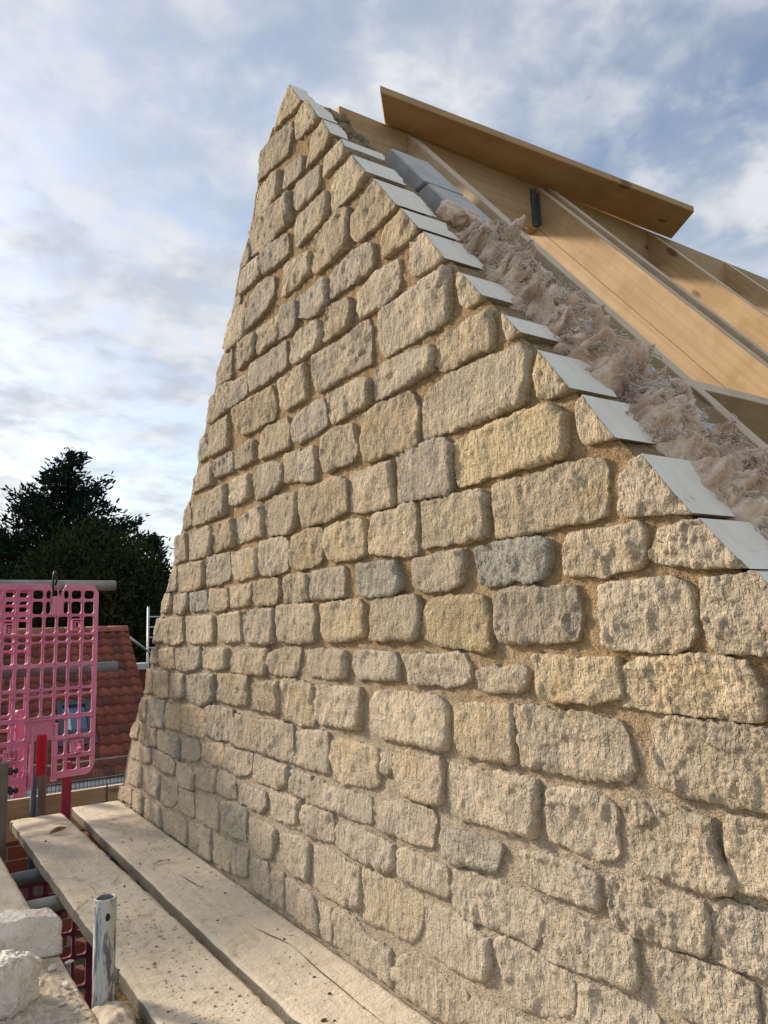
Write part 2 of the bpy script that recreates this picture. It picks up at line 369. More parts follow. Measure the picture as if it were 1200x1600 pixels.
def tile_mat():
    t = MT('clay_tile', 0.85, 0.25); r = t.rand(); n = t.noise(t.pos, 6, 6, 0.65)
    col = t.mix(t.range(r, 0, 1), (0.20, 0.060, 0.040), (0.32, 0.098, 0.064))
    col = t.mix(t.math('MULTIPLY', t.range(t.math('FRACT', t.math('MULTIPLY', r, 13.7)), 0.78, 0.95), 0.75), col, (0.105, 0.060, 0.052))
    col = t.mix(t.math('MULTIPLY', t.range(n, 0.45, 0.7), 0.45), col, (0.15, 0.060, 0.045))
    t.color(col); t.bump(t.noise(t.pos, 60, 3, 0.6), 0.3, 0.004); return t.m
M['tile'] = tile_mat()
M['ridge_tile'] = plain('ridge_tile_clay', (0.36, 0.115, 0.075), 0.85, 0, 0.25, 8)
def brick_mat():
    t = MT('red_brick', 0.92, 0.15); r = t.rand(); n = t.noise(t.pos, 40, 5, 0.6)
    col = t.mix(r, (0.13, 0.036, 0.024), (0.21, 0.065, 0.04)); col = t.mix(t.math('MULTIPLY', n, 0.4), col, (0.16, 0.06, 0.05))  # brick base darkened to carry the shade of the gap
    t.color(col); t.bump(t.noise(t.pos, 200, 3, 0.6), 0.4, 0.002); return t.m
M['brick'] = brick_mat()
M['brick_joint'] = plain('brick_joint_mortar', (0.30, 0.27, 0.235), 0.95, 0, 0.25, 30)
M['gutter'] = plain('pale_gutter', (0.55, 0.56, 0.57), 0.5, 0, 0.15, 10)
M['frame_grey'] = plain('grey_window_frame', (0.050, 0.062, 0.072), 0.5, 0, 0.2, 20)
M['alu'] = plain('aluminium', (0.55, 0.56, 0.57), 0.45, 0.5, 0.15, 30)
M['render_w'] = plain('white_render', (0.62, 0.60, 0.56), 0.9, 0, 0.2, 12)
def glass_mat():
    t = MT('window_glass', 0.06, 0.6); t.color((0.10, 0.13, 0.22)); t.b.inputs['Metallic'].default_value = 0.35; return t.m
M['glass'] = glass_mat()
def leaf_mat(name, a, b):
    t = MT(name, 1.0, 0.0); n = t.noise(t.pos, 0.9, 4, 0.6); n2 = t.noise(t.pos, 7, 3, 0.6)
    col = t.mix(t.range(n, 0.35, 0.65), a, b); col = t.mix(t.math('MULTIPLY', n2, 0.5), col, tuple(x*0.6 for x in a)); t.color(col); return t.m
M['leaf_dark'] = leaf_mat('dark_conifer_needles', (0.018, 0.038, 0.026), (0.032, 0.058, 0.036))
M['leaf_olive'] = leaf_mat('olive_yew_needles', (0.032, 0.046, 0.017), (0.055, 0.068, 0.027))
M['leaf_brown'] = leaf_mat('brownish_foliage', (0.030, 0.030, 0.018), (0.046, 0.042, 0.022))
M['bark'] = plain('dark_bark', (0.06, 0.045, 0.033), 0.95, 0, 0.4, 6, 0.1, 0.02)
def ground_mat():
    t = MT('garden_ground', 0.95, 0.1); n = t.noise(t.pos, 0.35, 6, 0.6); f = t.noise(t.pos, 9, 6, 0.7)
    col = t.mix(t.range(n, 0.4, 0.6), (0.045, 0.065, 0.022), (0.10, 0.085, 0.055)); col = t.mix(t.math('MULTIPLY', f, 0.5), col, (0.06, 0.055, 0.035))
    t.color(col); t.bump(f, 0.6, 0.05); return t.m
M['ground'] = ground_mat()
def rubble_mat():
    t = MT('pale_limestone_rubble', 0.95, 0.12); a = t.noise(t.pos, 9, 6, 0.65); b = t.noise(t.pos, 60, 5, 0.65)
    col = t.mix(t.range(a, 0.35, 0.65), (0.68, 0.635, 0.55), (0.78, 0.74, 0.66)); col = t.mix(t.math('MULTIPLY', t.range(b, 0.5, 0.75), 0.4), col, (0.45, 0.38, 0.29))
    t.color(col); t.bump(t.noise(t.pos, 28, 4, 0.7), 0.8, 0.014); t.bump(b, 0.9, 0.008); t.bump(t.noise(t.pos, 260, 3, 0.6), 0.6, 0.003); return t.m
M['rubble'] = rubble_mat()
M['crumb'] = plain('mortar_crumbs', (0.56, 0.48, 0.375), 0.97, 0, 0.3, 40, 0.1, 0.002)
M['straw'] = plain('straw', (0.30, 0.21, 0.10), 0.8, 0, 0.3, 60)
M['twig'] = plain('dark_twig', (0.10, 0.065, 0.035), 0.9, 0, 0.3, 60)
M['leaf_dry'] = plain('dry_leaf', (0.22, 0.13, 0.06), 0.8, 0, 0.4, 50)
def osb_mat():
    t = MT('split_brown_timber', 0.9, 0.15); n = t.noise(t.mapping(t.pos, (90, 90, 12)), 1.0, 5, 0.65, 0.5)
    t.color(t.mix(t.range(n, 0.35, 0.65), (0.15, 0.09, 0.04), (0.42, 0.30, 0.16))); t.bump(n, 0.8, 0.01); return t.m
M['split'] = osb_mat()

# ------------------------------------------------------------------ the stone gable wall
# outlines of the stones on the wall face: per survey tile (origin in photo pixels, quarter-pixel units)
STONES = {
(360,120): """v 365,45 437,140 425,165 262,335 300,205
v 447,155 475,140 558,250 530,285 405,395 390,270
g 232,405 380,285 385,330 355,470 165,640 190,470
v 500,365 575,265 625,350 590,440 465,575 490,450
g 350,575 445,495 440,590 330,695
v 580,495 690,385 715,430 690,510 572,630
- 185,690 290,590 300,660 290,745 245,800 150,880 165,740
g 400,680 550,555 545,690 420,820 385,780
v 640,620 765,488 850,590 800,690 630,850 615,690
g 150,900 370,725 375,890 250,1020 115,1110 110,970
g 420,880 600,720 585,890 420,1055 400,950
- 525,1000 650,850 735,830 715,1065 540,1225 505,1200
v 780,820 895,635 1035,795 940,900 790,1035 745,1000 740,870
g 185,1090 350,985 355,1100 330,1135 200,1220
v 945,945 1060,820 1175,940 1120,1010 950,1130 935,1050
g 105,1040 115,1110 100,1165 55,1190 75,1120""",
(320,380): """g 230,170 340,90 345,190 275,260 210,310
- 490,140 650,55 650,180 560,270 480,330
g 800,180 930,45 1050,15 1055,130 950,230 830,290 780,340 780,220
g 330,260 430,215 420,330 350,450 260,540 255,430
- 190,410 250,380 245,570 130,670 110,650 150,490
g 190,330 215,330 200,400 165,435
g 600,330 760,225 765,360 700,440 580,450 565,360
- 1000,280 1050,190 1205,110 1210,270 1110,380 980,450 950,420 955,320
g 480,400 560,370 575,440 540,550 450,590 450,480
- 320,540 445,465 455,570 345,690 320,650
- 760,410 880,360 920,400 905,500 760,610 735,590
- 560,560 690,490 730,560 690,660 560,740 525,720 540,640
g 200,620 310,570 310,690 200,790
g 110,690 160,665 165,830 80,885 60,860 90,760
g 280,760 400,690 500,610 510,760 400,850 290,920 265,850
g 670,710 830,620 1000,490 1030,540 1030,745 900,810 710,925 680,850
- 480,850 620,750 635,960 510,1040 470,1000 460,890
g 175,870 255,835 265,930 180,1010
g 85,900 175,870 180,1010 100,1060 70,970
- 180,1040 260,985 410,910 440,960 435,1090 250,1195 190,1130
g 40,950 75,960 95,1060 50,1110 10,1110
g 760,950 960,860 1025,860 1030,990 900,1060 800,1120 760,1030""",
(560,280): """v 310,390 400,325 540,490 470,540 340,615 305,560
- 125,820 380,645 540,560 560,620 545,880 400,960 330,1000 160,1110 110,980
v 605,580 640,585 770,720 740,760 670,805 620,760""",
(560,480): """- 490,200 620,120 800,25 835,160 815,260 700,300 540,380 480,340
v 875,30 900,45 1000,150 970,185 915,205 885,100
- 100,400 200,330 440,255 465,290 460,380 340,450 125,570 95,540
- 400,580 520,440 690,375 800,320 980,250 1055,290 1040,500 1000,600 830,680 600,750 400,815 395,700
- 30,690 100,620 300,560 375,640 340,870 150,920 40,950 15,880
g 230,930 330,870 500,830 575,860 570,1155 370,1180 250,1210
y 600,850 760,770 960,690 1090,630 1160,625 1280,680 1295,780 1250,930 1140,960 800,1060 640,1115 605,1060""",
(800,520): """v 160,108 360,340 300,390 200,410 145,400 125,220
v 430,385 520,510 640,650 560,670 440,700 400,600 380,450""",
(820,700): """- -205,240 0,190 240,110 420,70 495,100 500,400 400,440 200,475 60,515 -180,560 -200,330
v 650,80 725,35 1035,400 850,415 600,425 570,390 580,200
- 250,620 300,550 480,520 700,470 740,520 730,690 640,740 480,795 250,770
v 830,500 950,470 1090,440 1230,590 1400,750 1240,750 1060,750 800,715 770,660""",
(900,860): """- 150,240 380,200 520,180 620,190 720,280 730,520 620,620 320,625 160,590 145,380
v 755,175 1130,135 1480,500 1480,620 1200,655 900,640 820,590 770,400
- 270,760 330,730 450,690 740,660 900,670 1030,710 1090,790 1160,880 1150,1040 990,1060 900,1010 640,1010 280,960 280,850""",
(900,1100): """- 480,160 560,100 900,140 1200,190 1500,230 1500,720 1200,660 900,610 620,540 520,480 490,330
g 305,660 350,620 540,625 680,700 820,740 830,800 850,960 990,1140 960,1170 860,1185 640,1100 560,1060 430,1040 400,930 310,820
- 920,800 970,725 1200,760 1500,810 1500,1240 1200,1190 1030,1170 970,1080 960,940""",
(900,1300): """g 195,310 330,300 480,350 700,420 800,480 830,560 830,680 760,740 560,700 450,660 350,640 230,560 200,400
g 910,490 950,460 1060,480 1200,545 1500,650 1500,1000 1200,900 960,830 850,770 840,600
g 520,790 580,760 800,850 1060,940 1110,1000 1120,1130 1100,1240 880,1240 640,1130 510,960 505,840
g 20,1000 60,960 130,1000 300,1060 420,1120 500,1200 480,1400 0,1400
g -205,520 -170,480 -60,500 100,590 330,690 350,720 370,860 360,965 280,950 160,890 -80,840 -180,790 -215,640
g 1150,1010 1300,1060 1500,1150 1500,1400 1150,1300""",
(660,1300): """g 600,140 760,145 1000,240 1080,290 1095,400 1090,470 980,440 880,410 740,360 640,300 610,220
b 110,10 160,-10 400,50 490,110 440,215 400,225 250,180 195,205 120,130
g 160,280 200,250 360,310 540,370 680,410 750,480 720,570 640,690 560,640 470,600 270,545 190,470 155,380
g 5,440 120,480 290,590 300,640 410,690 400,880 290,910 130,830 20,760
g 440,700 520,670 660,760 780,850 910,910 930,1000 920,1130 760,1140 540,1090 500,950
g 270,1090 330,1060 560,1170 760,1260 760,1400 500,1400 280,1200
g 780,1190 960,1230 960,1400 780,1400""",
(660,1140): """- 145,250 180,230 400,270 560,290 680,320 720,400 700,560 660,640 540,635 430,590 260,570 170,520 135,380
- 755,400 890,380 1050,400 1130,450 1190,520 1200,760 1080,810 990,760 800,680 770,540""",
(700,900): """- 35,815 200,810 370,815 400,960 405,1150 320,1150 200,1130 90,1130 40,1060
g 405,820 560,820 660,860 860,890 1030,940 1100,1000 1150,1200 1100,1280 800,1250 560,1200 470,1160 440,960
- 535,510 720,505 740,530 1040,535 1065,640 1070,740 830,775 600,770 570,690 560,600
- 175,600 290,570 300,600 430,560 500,600 460,700 260,725 190,700
g 290,130 400,85 760,75 800,130 830,260 800,370 540,420 330,400 300,330""",
(440,880): """y 890,320 940,230 1040,215 1200,200 1250,215 1300,380 1310,540 1180,525 1010,505 940,465 870,440
g 770,590 880,575 920,590 1100,570 1170,640 1160,730 1010,765 900,745 810,750 800,660
g 440,570 480,550 700,575 720,620 725,715 620,725 470,715 435,650
- 160,560 310,540 390,570 395,700 330,715 180,705 150,660
- -80,570 0,540 110,530 100,640 75,705 -60,695 -95,640
y 560,250 600,225 830,210 855,260 860,420 830,470 620,475 555,475 550,330
- 240,270 330,245 480,235 510,270 505,440 440,470 300,490 250,430 245,340
- -40,290 0,265 200,265 215,320 200,480 150,495 0,490 -30,400
b 465,15 700,0 740,100 745,150 680,190 570,205 480,190 470,90
g 165,80 220,50 390,30 395,200 300,215 190,215 160,130
- 5,110 60,70 155,75 160,150 170,220 80,240 10,240
- -10,735 60,730 190,775 200,1015 100,1005 -15,960
- 200,770 400,785 490,785 480,900 470,1030 350,1020 250,1000 205,960
- 540,880 590,820 690,800 800,830 950,830 1020,900 1030,1140 900,1160 840,1130 700,1100 600,1060 550,1020""",
(560,700): """- 335,715 560,655 650,650 665,700 620,840 560,880 440,880 350,860
b 725,640 830,605 1080,560 1190,600 1180,720 1130,800 1040,830 960,800 900,840 790,850 750,770
- 100,420 230,400 300,345 345,345 360,650 300,670 200,655 70,640 60,580
y 385,340 500,330 620,300 740,280 800,330 800,550 640,585 540,600 470,590 400,620 385,500
- -60,170 60,130 200,90 210,330 170,370 60,385 -60,380""",
(280,600): """- 755,660 860,640 960,590 1040,600 1050,780 900,860 790,890 760,840 745,720
- 890,350 960,290 1070,260 1095,340 1110,430 1080,480 920,545 890,470
g 700,260 740,190 830,120 890,95 915,130 915,250 850,300 750,360 710,340 695,300
- 515,310 550,270 660,230 690,270 680,390 590,430 500,455 510,380
g 345,420 440,350 470,380 465,470 400,510 345,515
g 225,480 320,425 335,540 295,545 235,580 220,540
g 655,440 740,420 760,500 740,600 660,610 650,520
g 750,430 830,390 850,480 840,600 770,610 745,520
g 470,520 560,500 640,510 645,600 580,680 490,720 465,620
- 305,610 430,570 435,690 350,755 315,740
g 75,750 170,690 280,625 295,700 290,810 200,845 90,870 65,800
- 180,280 300,200 305,380 250,420 190,450
g 130,360 165,310 180,430 130,480 115,470
g 110,570 190,490 215,510 205,620 120,650 75,680 90,600
- 535,750 620,700 720,690 740,740 720,870 680,930 560,940 540,870
- 340,870 440,800 510,760 525,830 505,950 410,975 350,985 340,920
- 205,880 320,850 345,960 330,1010 215,1050
g 55,940 180,890 200,960 195,1060 130,1085 60,1090
g 60,740 70,870 50,900 15,910 30,800
- -25,960 35,940 40,1090 -30,1120
y 915,920 960,880 1050,860 1150,860 1165,1040 1100,1090 960,1095 915,1050 905,980
- 700,960 800,910 880,910 885,1090 830,1130 750,1160 690,1130 695,1040
- 510,990 640,960 680,1000 665,1150 600,1190 500,1180 495,1080
g 320,1060 440,1025 480,1060 490,1190 350,1225 325,1170""",
(180,840): """g 570,120 700,110 715,230 650,290 575,290
- 390,180 550,155 555,280 500,325 400,330 385,250
- 365,180 385,200 375,320 320,340 340,260
- 310,350 340,360 345,420 320,465 280,465 285,420
g 360,370 445,350 450,420 415,475 360,455
b 465,350 560,335 575,390 560,450 470,455
- 590,330 695,330 700,430 630,460 585,440
- 710,310 850,290 850,350 820,420 720,430 705,380
- 870,280 1010,255 1020,340 1000,410 900,430 865,390
- 260,520 290,500 300,640 240,655 245,590
- 300,520 340,505 415,505 420,640 375,665 310,655
- 440,500 600,490 615,560 610,650 500,660 445,640
- 640,500 770,465 780,640 700,655 645,620
g 800,470 880,460 985,445 995,560 980,660 920,665 810,640
- 225,700 260,690 265,780 215,785
- 275,705 355,695 365,810 300,815 265,770
g 370,700 520,690 535,790 440,835 385,830
g 540,720 690,690 700,800 630,825 545,800
- 735,740 800,700 950,705 945,790 930,855 830,850 710,830 715,790
y 190,830 235,830 230,960 175,970
- 240,840 325,835 330,980 290,1000 240,970
- 345,860 420,855 425,980 380,1005 340,990
g 430,880 560,850 620,870 625,990 540,1045 480,1030 435,990
- 640,860 740,860 830,880 825,1040 720,1040 630,1000
- 850,930 960,900 1010,910 1025,1000 1015,1100 920,1080 830,1060 830,980""",
(180,1080): """- 165,40 190,60 185,180 130,175 140,100
b 195,65 250,55 305,65 300,210 240,225 195,215
- 320,90 400,85 410,230 360,240 310,210
y 410,95 480,90 545,130 540,290 420,260
g 555,110 640,95 735,125 720,310 640,300 560,270
g 740,150 880,180 885,370 720,330 735,220
g 905,190 940,180 1100,220 1110,330 1090,440 980,410 890,370
- 120,195 140,220 130,290 95,290 80,265
g 150,225 245,240 250,340 180,335 140,300
b 255,255 400,310 400,420 330,390 255,350
g 410,300 510,310 520,400 490,430 410,420
- 540,340 660,330 680,380 670,475 590,450 530,410
g 690,360 800,390 850,400 830,500 760,530 680,480
g 840,430 880,410 1060,470 1085,510 1050,580 1000,610 860,550
g 100,360 220,360 220,430 170,445 90,410
g 230,370 330,410 370,460 360,520 300,500 230,460
g 375,450 440,460 490,530 480,610 430,610 370,570
g 480,480 620,500 625,620 560,620 490,590
g 640,510 740,540 745,660 690,665 635,620
g 790,590 930,640 945,720 880,750 770,690
g 950,660 1000,640 1150,690 1140,780 1100,830 1020,810 950,760
- 85,460 155,470 160,570 120,590 70,570
g 170,490 260,520 275,570 260,660 200,640 160,580
g 290,530 380,580 385,670 330,730 280,700
y 395,615 480,640 485,780 450,780 390,740
g 500,650 600,680 640,710 630,860 560,840 500,790
g 660,710 740,700 810,750 800,930 720,910 655,850
- 825,800 990,860 1000,920 960,1040 900,1050 830,960
- 20,600 45,610 40,690 10,670
- 50,610 95,620 90,710 50,680
- 100,640 165,660 160,760 80,720
g 170,690 210,680 270,740 280,850 200,790 165,740
g 305,770 390,780 435,820 440,960 380,930 310,880
g 450,830 500,840 590,880 590,1060 530,1030 470,950
g 600,930 670,920 700,1000 710,1130 650,1110 600,1060
g 690,940 820,1000 810,1150 740,1150 720,1080""",
(440,1120): """g 75,120 150,100 270,100 290,160 290,350 180,330 70,290
g 55,335 180,375 175,500 110,500 45,460
g 190,390 250,400 250,560 150,540 150,500
g 260,440 350,460 540,510 550,660 430,640 330,590 250,560
- 310,180 370,145 530,190 600,240 600,420 500,425 380,420 300,370 295,260
g 605,230 680,230 690,300 650,370 610,340
- 690,220 790,225 900,260 980,255 1000,400 990,530 880,530 770,490 740,400 685,310
g 600,570 700,540 800,560 930,590 950,640 920,800 850,800 720,750 610,690
g 110,580 200,570 310,610 310,770 200,760 140,720
g 330,700 400,680 560,750 690,820 700,930 610,960 520,920 420,870 310,800
g 0,520 100,550 130,640 100,700 20,690
g 715,850 780,830 900,910 1030,970 1030,1110 900,1090 800,1040 720,980
g 190,810 260,830 400,920 480,960 490,1180 400,1190 250,1120 170,1030""",
(400,1300): """y 655,240 800,300 1000,400 1040,440 1020,580 950,690 840,620 730,570 660,560
g 840,850 930,785 1060,850 1200,970 1305,1030 1310,1180 1200,1200 1050,1130 870,980 840,900
g 140,20 270,40 330,90 320,295 220,270 150,190
g -50,170 60,200 80,330 60,420 -20,380
g 70,270 160,260 165,480 120,450 70,430
g 170,300 200,300 330,390 370,500 380,650 300,590 160,480
- 375,450 460,480 460,700 400,660
g 465,510 560,500 690,680 830,750 835,960 700,860 560,760 470,700""",
}
KIND = {'-': 'stone', 'g': 'stone_grey', 'b': 'stone_blue', 'y': 'stone_yellow', 'v': 'stone'}
FACE = D-0.012
_LE = [on(px, py, 0, D) for px, py in ((450, 135), (437, 170), (424, 206), (402, 268), (399, 300), (388, 365), (372, 418), (350, 540), (335, 600), (320, 660), (300, 760), (283, 822),
       (262, 905), (250, 948), (242, 1000), (232, 1042), (222, 1085), (210, 1122), (197, 1182), (187, 1245), (178, 1300))]
_lz = np.array([p.z for p in _LE])[::-1]; _ly = np.array([p.y for p in _LE])[::-1]
def left_y(z): return float(np.interp(z, _lz, _ly))-0.010       # the left verge of the gable, as built a little out of line
from mathutils.geometry import delaunay_2d_cdt
def make_stone(poly, kind, seed, parent, px_size):
    """poly: list of (y,z) on the wall face, seen from the camera. A rock-faced block, set in the wall."""
    rs = random.Random(seed)
    verge = kind == 'v'
    n = len(poly)
    area = sum(poly[i][0]*poly[(i+1) % n][1]-poly[(i+1) % n][0]*poly[i][1] for i in range(n))
    if area < 0: poly = poly[::-1]
    per = sum(math.dist(poly[i], poly[(i+1) % n]) for i in range(n))
    size = per/4
    ccw = poly if area > 0 else poly        # poly is counter-clockwise here
    g = 0.0010 if verge else min(0.0050, size*0.050); grown = []
    for i in range(n):                       # mitred offset, so corners stay square
        a, p, b = (Vector(poly[(i+k) % n]) for k in (-1, 0, 1))
        e1 = (p-a).normalized(); e2 = (b-p).normalized(); n1 = Vector((e1.y, -e1.x)); n2 = Vector((e2.y, -e2.x))
        def on_slope(e): 
            q = degrees(atan2(e.y, e.x)); return verge and abs(((q+180-51)+180) % 360-180) < 27
        g1 = 0.0 if on_slope(e1) else g; g2 = 0.0 if on_slope(e2) else g
        det = n1.x*n2.y-n1.y*n2.x
        if abs(det) < 0.25: o_ = (n1*g1+n2*g2)*0.5
        else: o_ = Vector(((g1*n2.y-g2*n1.y)/det, (n1.x*g2-n2.x*g1)/det))
        if o_.length > g*2.2: o_ = o_.normalized()*g*2.2
        grown.append((p.x+o_.x, p.y+o_.y))
    poly = grown
    spc = max(0.0032, min(0.0085, per/(px_size*2.6)*4.0))       # about four photo pixels
    pts = []; saw = []
    for i in range(n):
        a, b = poly[i], poly[(i+1) % n]; l = math.dist(a, b)
        k = max(2, round(l/spc))
        ang = degrees(atan2(b[1]-a[1], b[0]-a[0]))
        s = verge and l > 0.025 and abs(((ang+180-51)+180) % 360-180) < 27
        for j in range(k):
            pts.append([a[0]+(b[0]-a[0])*j/k, a[1]+(b[1]-a[1])*j/k]); saw.append(s)
    m = len(pts)
    sawv = [saw[i] or saw[i-1] for i in range(m)]
    for it in range(1):
        q = [p[:] for p in pts]
        for i in range(m):
            if sawv[i]: continue
            a, b = pts[i-1], pts[(i+1) % m]
            q[i] = [(a[0]+2*pts[i][0]+b[0])/4, (a[1]+2*pts[i][1]+b[1])/4]
        pts = q
    if not verge:                            # the blocks are roughly squared: draw the outline towards its upright box
        Y0, Y1 = min(p[0] for p in pts), max(p[0] for p in pts); Z0, Z1 = min(p[1] for p in pts), max(p[1] for p in pts)
        my, mz, hy, hz = (Y0+Y1)/2, (Z0+Z1)/2, (Y1-Y0)/2*0.965, (Z1-Z0)/2*0.955
        kq = rs.uniform(0.20, 0.42)
        for p in pts:
            u, v = (p[0]-my)/hy, (p[1]-mz)/hz; q = 1/max(abs(u), abs(v), 0.3); q = min(max(q, 0.93), 1.30)
            p[0] += (u*q*hy+my-p[0])*kq; p[1] += (v*q*hz+mz-p[1])*kq
    off = rs.uniform(0, 50)
    cy = sum(p[0] for p in pts)/m; cz = sum(p[1] for p in pts)/m
    am = min(0.0050, size*0.033)
    grow = 0.0005
    nrm = []
    for i in range(m):
        a, b = pts[i-1], pts[(i+1) % m]; d = Vector((b[1]-a[1], -(b[0]-a[0])))
        nrm.append(d.normalized() if d.length > 1e-9 else Vector((0, 0)))
    for i, p in enumerate(pts):
        if sawv[i]: continue
        h = grow+am*(0.9*fb((p[0]+off, p[1], off), 0.040, 3)+0.8*fb((p[0], p[1]+off, 1.0), 0.011, 2))
        p[0] += nrm[i].x*h; p[1] += nrm[i].y*h
    for i, p in enumerate(pts):
        if not sawv[i]: p[0] = min(p[0], left_y(p[1])+0.014+0.005*fb((p[1], off, 1), 0.03, 3))
    B = np.array(pts)
    # interior points: an inner ring close to the edge, then a jittered grid
    inner = []
    ys, zs = B[:, 0], B[:, 1]
    def inside(y, z):
        c = False; j = m-1
        for i in range(m):
            if (zs[i] > z) != (zs[j] > z) and y < (ys[j]-ys[i])*(z-zs[i])/(zs[j]-zs[i]+1e-12)+ys[i]: c = not c
            j = i
        return c
    gy = np.arange(ys.min(), ys.max(), spc); gz = np.arange(zs.min(), zs.max(), spc*0.87)
    Y, Z = np.meshgrid(gy, gz); Y = Y+(np.arange(len(gz)) % 2)[:, None]*spc*0.5
    jr = np.random.RandomState(seed)
    Y = (Y+jr.uniform(-.28, .28, Y.shape)*spc).ravel(); Z = (Z+jr.uniform(-.28, .28, Z.shape)*spc).ravel()
    c = np.zeros(len(Y), bool); j = m-1
    for i in range(m):
        cond = ((zs[i] > Z) != (zs[j] > Z)) & (Y < (ys[j]-ys[i])*(Z-zs[i])/(zs[j]-zs[i]+1e-12)+ys[i]); c ^= cond; j = i
    Y, Z = Y[c], Z[c]
    if len(Y):
        dd = np.sqrt(((Y[:, None]-ys[None])**2+(Z[:, None]-zs[None])**2)).min(1); k = dd > spc*0.62; Y, Z, dd = Y[k], Z[k], dd[k]
    else: dd = np.array([])
    if len(Y) == 0: Y, Z, dd = np.array([cy]), np.array([cz]), np.array([0.005])
    co = [Vector((p[0], p[1])) for p in pts]+[Vector((y, z)) for y, z in zip(Y, Z)]
    out = delaunay_2d_cdt(co, [(i, (i+1) % m) for i in range(m)], [], 1, 1e-7)
    ov, of, orig = out[0], out[2], out[3]
    low = max(0.0, min(1.0, (-0.15-cz)/0.5))
    prot = rs.uniform(0.0095, 0.0155)*(1-0.40*low)
    if verge: prot = 0.013
    prot *= min(1.0, 0.45+size/0.14)
    ty, tz = rs.uniform(-0.10, 0.05), rs.uniform(-0.08, 0.05)
    rough = rs.uniform(0.75, 1.25)*min(1.0, 0.45+size/0.12)
    aa = rs.gauss(0.15, 0.3); ca, sa = cos(aa), sin(aa); strk = rs.choice((0.0012, 0.0020, 0.0028, 0.0036)); fs = rs.uniform(0.035, 0.06)*min(1.0, 0.5+size/0.2); facs = rs.uniform(0.14, 0.32)
    verts = []; faces = []; mi = []; sm = []
    loopmap = {}
    edist = list(np.zeros(m))+list(dd)
    for vi, v in enumerate(ov):
        src = [q for q in orig[vi]]
        o_ = src[0] if src else -1
        e = edist[o_] if o_ >= 0 else 0.0
        y, z = v.x, v.y
        isaw = False
        if 0 <= o_ < m: loopmap[o_] = vi; isaw = sawv[o_]
        prof = 0.88+0.12*(1-math.exp(-e/0.006))
        if isaw: prof = 1.0
        big = 0.0036*fb((y+off, z, off), 0.075, 3)
        chip = 0.0040*(abs(fb((y+z*0.3, z+off, 3.3), 0.042, 4))-0.28)
        ya, za = y*ca-z*sa, y*sa+z*ca
        streak = strk*fb((ya*3.0+off, za*1.0, off), 0.040, 4)
        fine = 0.0026*fb((y, z, off), 0.0075, 2)
        wy, wz = y+0.012*fb((y, z, off+4), 0.05, 2), z+0.012*fb((z, y, off+7), 0.05, 2)
        cell = noise.voronoi(Vector((wy/fs+off, wz/fs, off)))[1][0]
        gr = noise.noise_vector(cell*7.3)
        facet = fs*facs*((wy/fs+off-cell.x)*gr.x+(wz/fs-cell.y)*gr.y)+0.0022*gr.z
        chip += facet
        nz = (big+chip+streak+fine)*rough*min(1.0, 0.6+e/0.009)
        if isaw: nz *= 0.5
        if nz < 0: nz = -0.0042*math.tanh(-nz/0.0042)
        h = prot*prof+nz+(ty*(y-cy)+tz*(z-cz))*min(1, 0.3+e/0.01)
        verts.append((D-max(h, 0.0015 if e < 0.003 else 0.0045), y, z))
    for f in of:
        faces.append(tuple(f)); mi.append(0); sm.append(True)
    # orientation: outward is -x; (y,z) ccw seen from +x, so flip
    v0 = [ov[i] for i in of[0]]; ar = (v0[1]-v0[0]).cross(v0[2]-v0[0]) if hasattr(v0[0], 'cross') else 1
    if ar > 0: faces = [f[::-1] for f in faces]
    back = (0.115 if cz < 1.40 else 0.050) if verge else 0.055
    nb = len(verts)
    for p in pts: verts.append((D+back+(0.012*fb((p[0], p[1], off), 0.04, 3)+0.004*fb((p[0], p[1], off+2), 0.012, 2) if verge else 0), p[0], p[1]))
    for i in range(m):
        j = (i+1) % m
        if i not in loopmap or j not in loopmap: continue
        faces.append((loopmap[i], loopmap[j], nb+j, nb+i)); mi.append(1 if saw[i] else 0); sm.append(False)
    c = Vector((D, cy, cz))
    verts = [(v[0]-c.x, v[1]-c.y, v[2]-c.z) for v in verts]
    return mesh_obj('verge_stone' if verge else 'stone', verts, faces, [M[KIND[kind]], M['sawn']], parent, sm, mi, c)

gable = empty('stone_gable_wall', (D, APEX.y, ZF))
gable_inv = Matrix.Translation(-gable.location)
tag(gable, 'coursed cream limestone gable wall rising to a point beside the scaffold boards', 'wall')
def adopt(o, parent):                 # keep world placement under an Empty that is off the origin
    o.parent = parent; o.matrix_parent_inverse = Matrix.Translation(-parent.location); return o

sid = 0
for (ox, oy), txt in STONES.items():
    for line in txt.strip().split('\n'):
        kind, rest = line[0], line[2:]
        pp = [tuple(float(q) for q in w.split(',')) for w in rest.split()]
        px = [(ox+a/4, oy+b/4) for a, b in pp]
        fx = D-0.014 if kind == 'v' else FACE
        w = [on(a, b, 0, fx) for a, b in px]
        ext = max(max(a for a, b in px)-min(a for a, b in px), max(b for a, b in px)-min(b for a, b in px))
        sid += 1
        o = make_stone([(p.y, p.z) for p in w], kind, sid, None, ext)
        if kind == 'b': o['label'] = 'blue-grey stone among the cream ones'
        elif kind == 'y': o['label'] = 'golden yellow stone'
        adopt(o, gable)
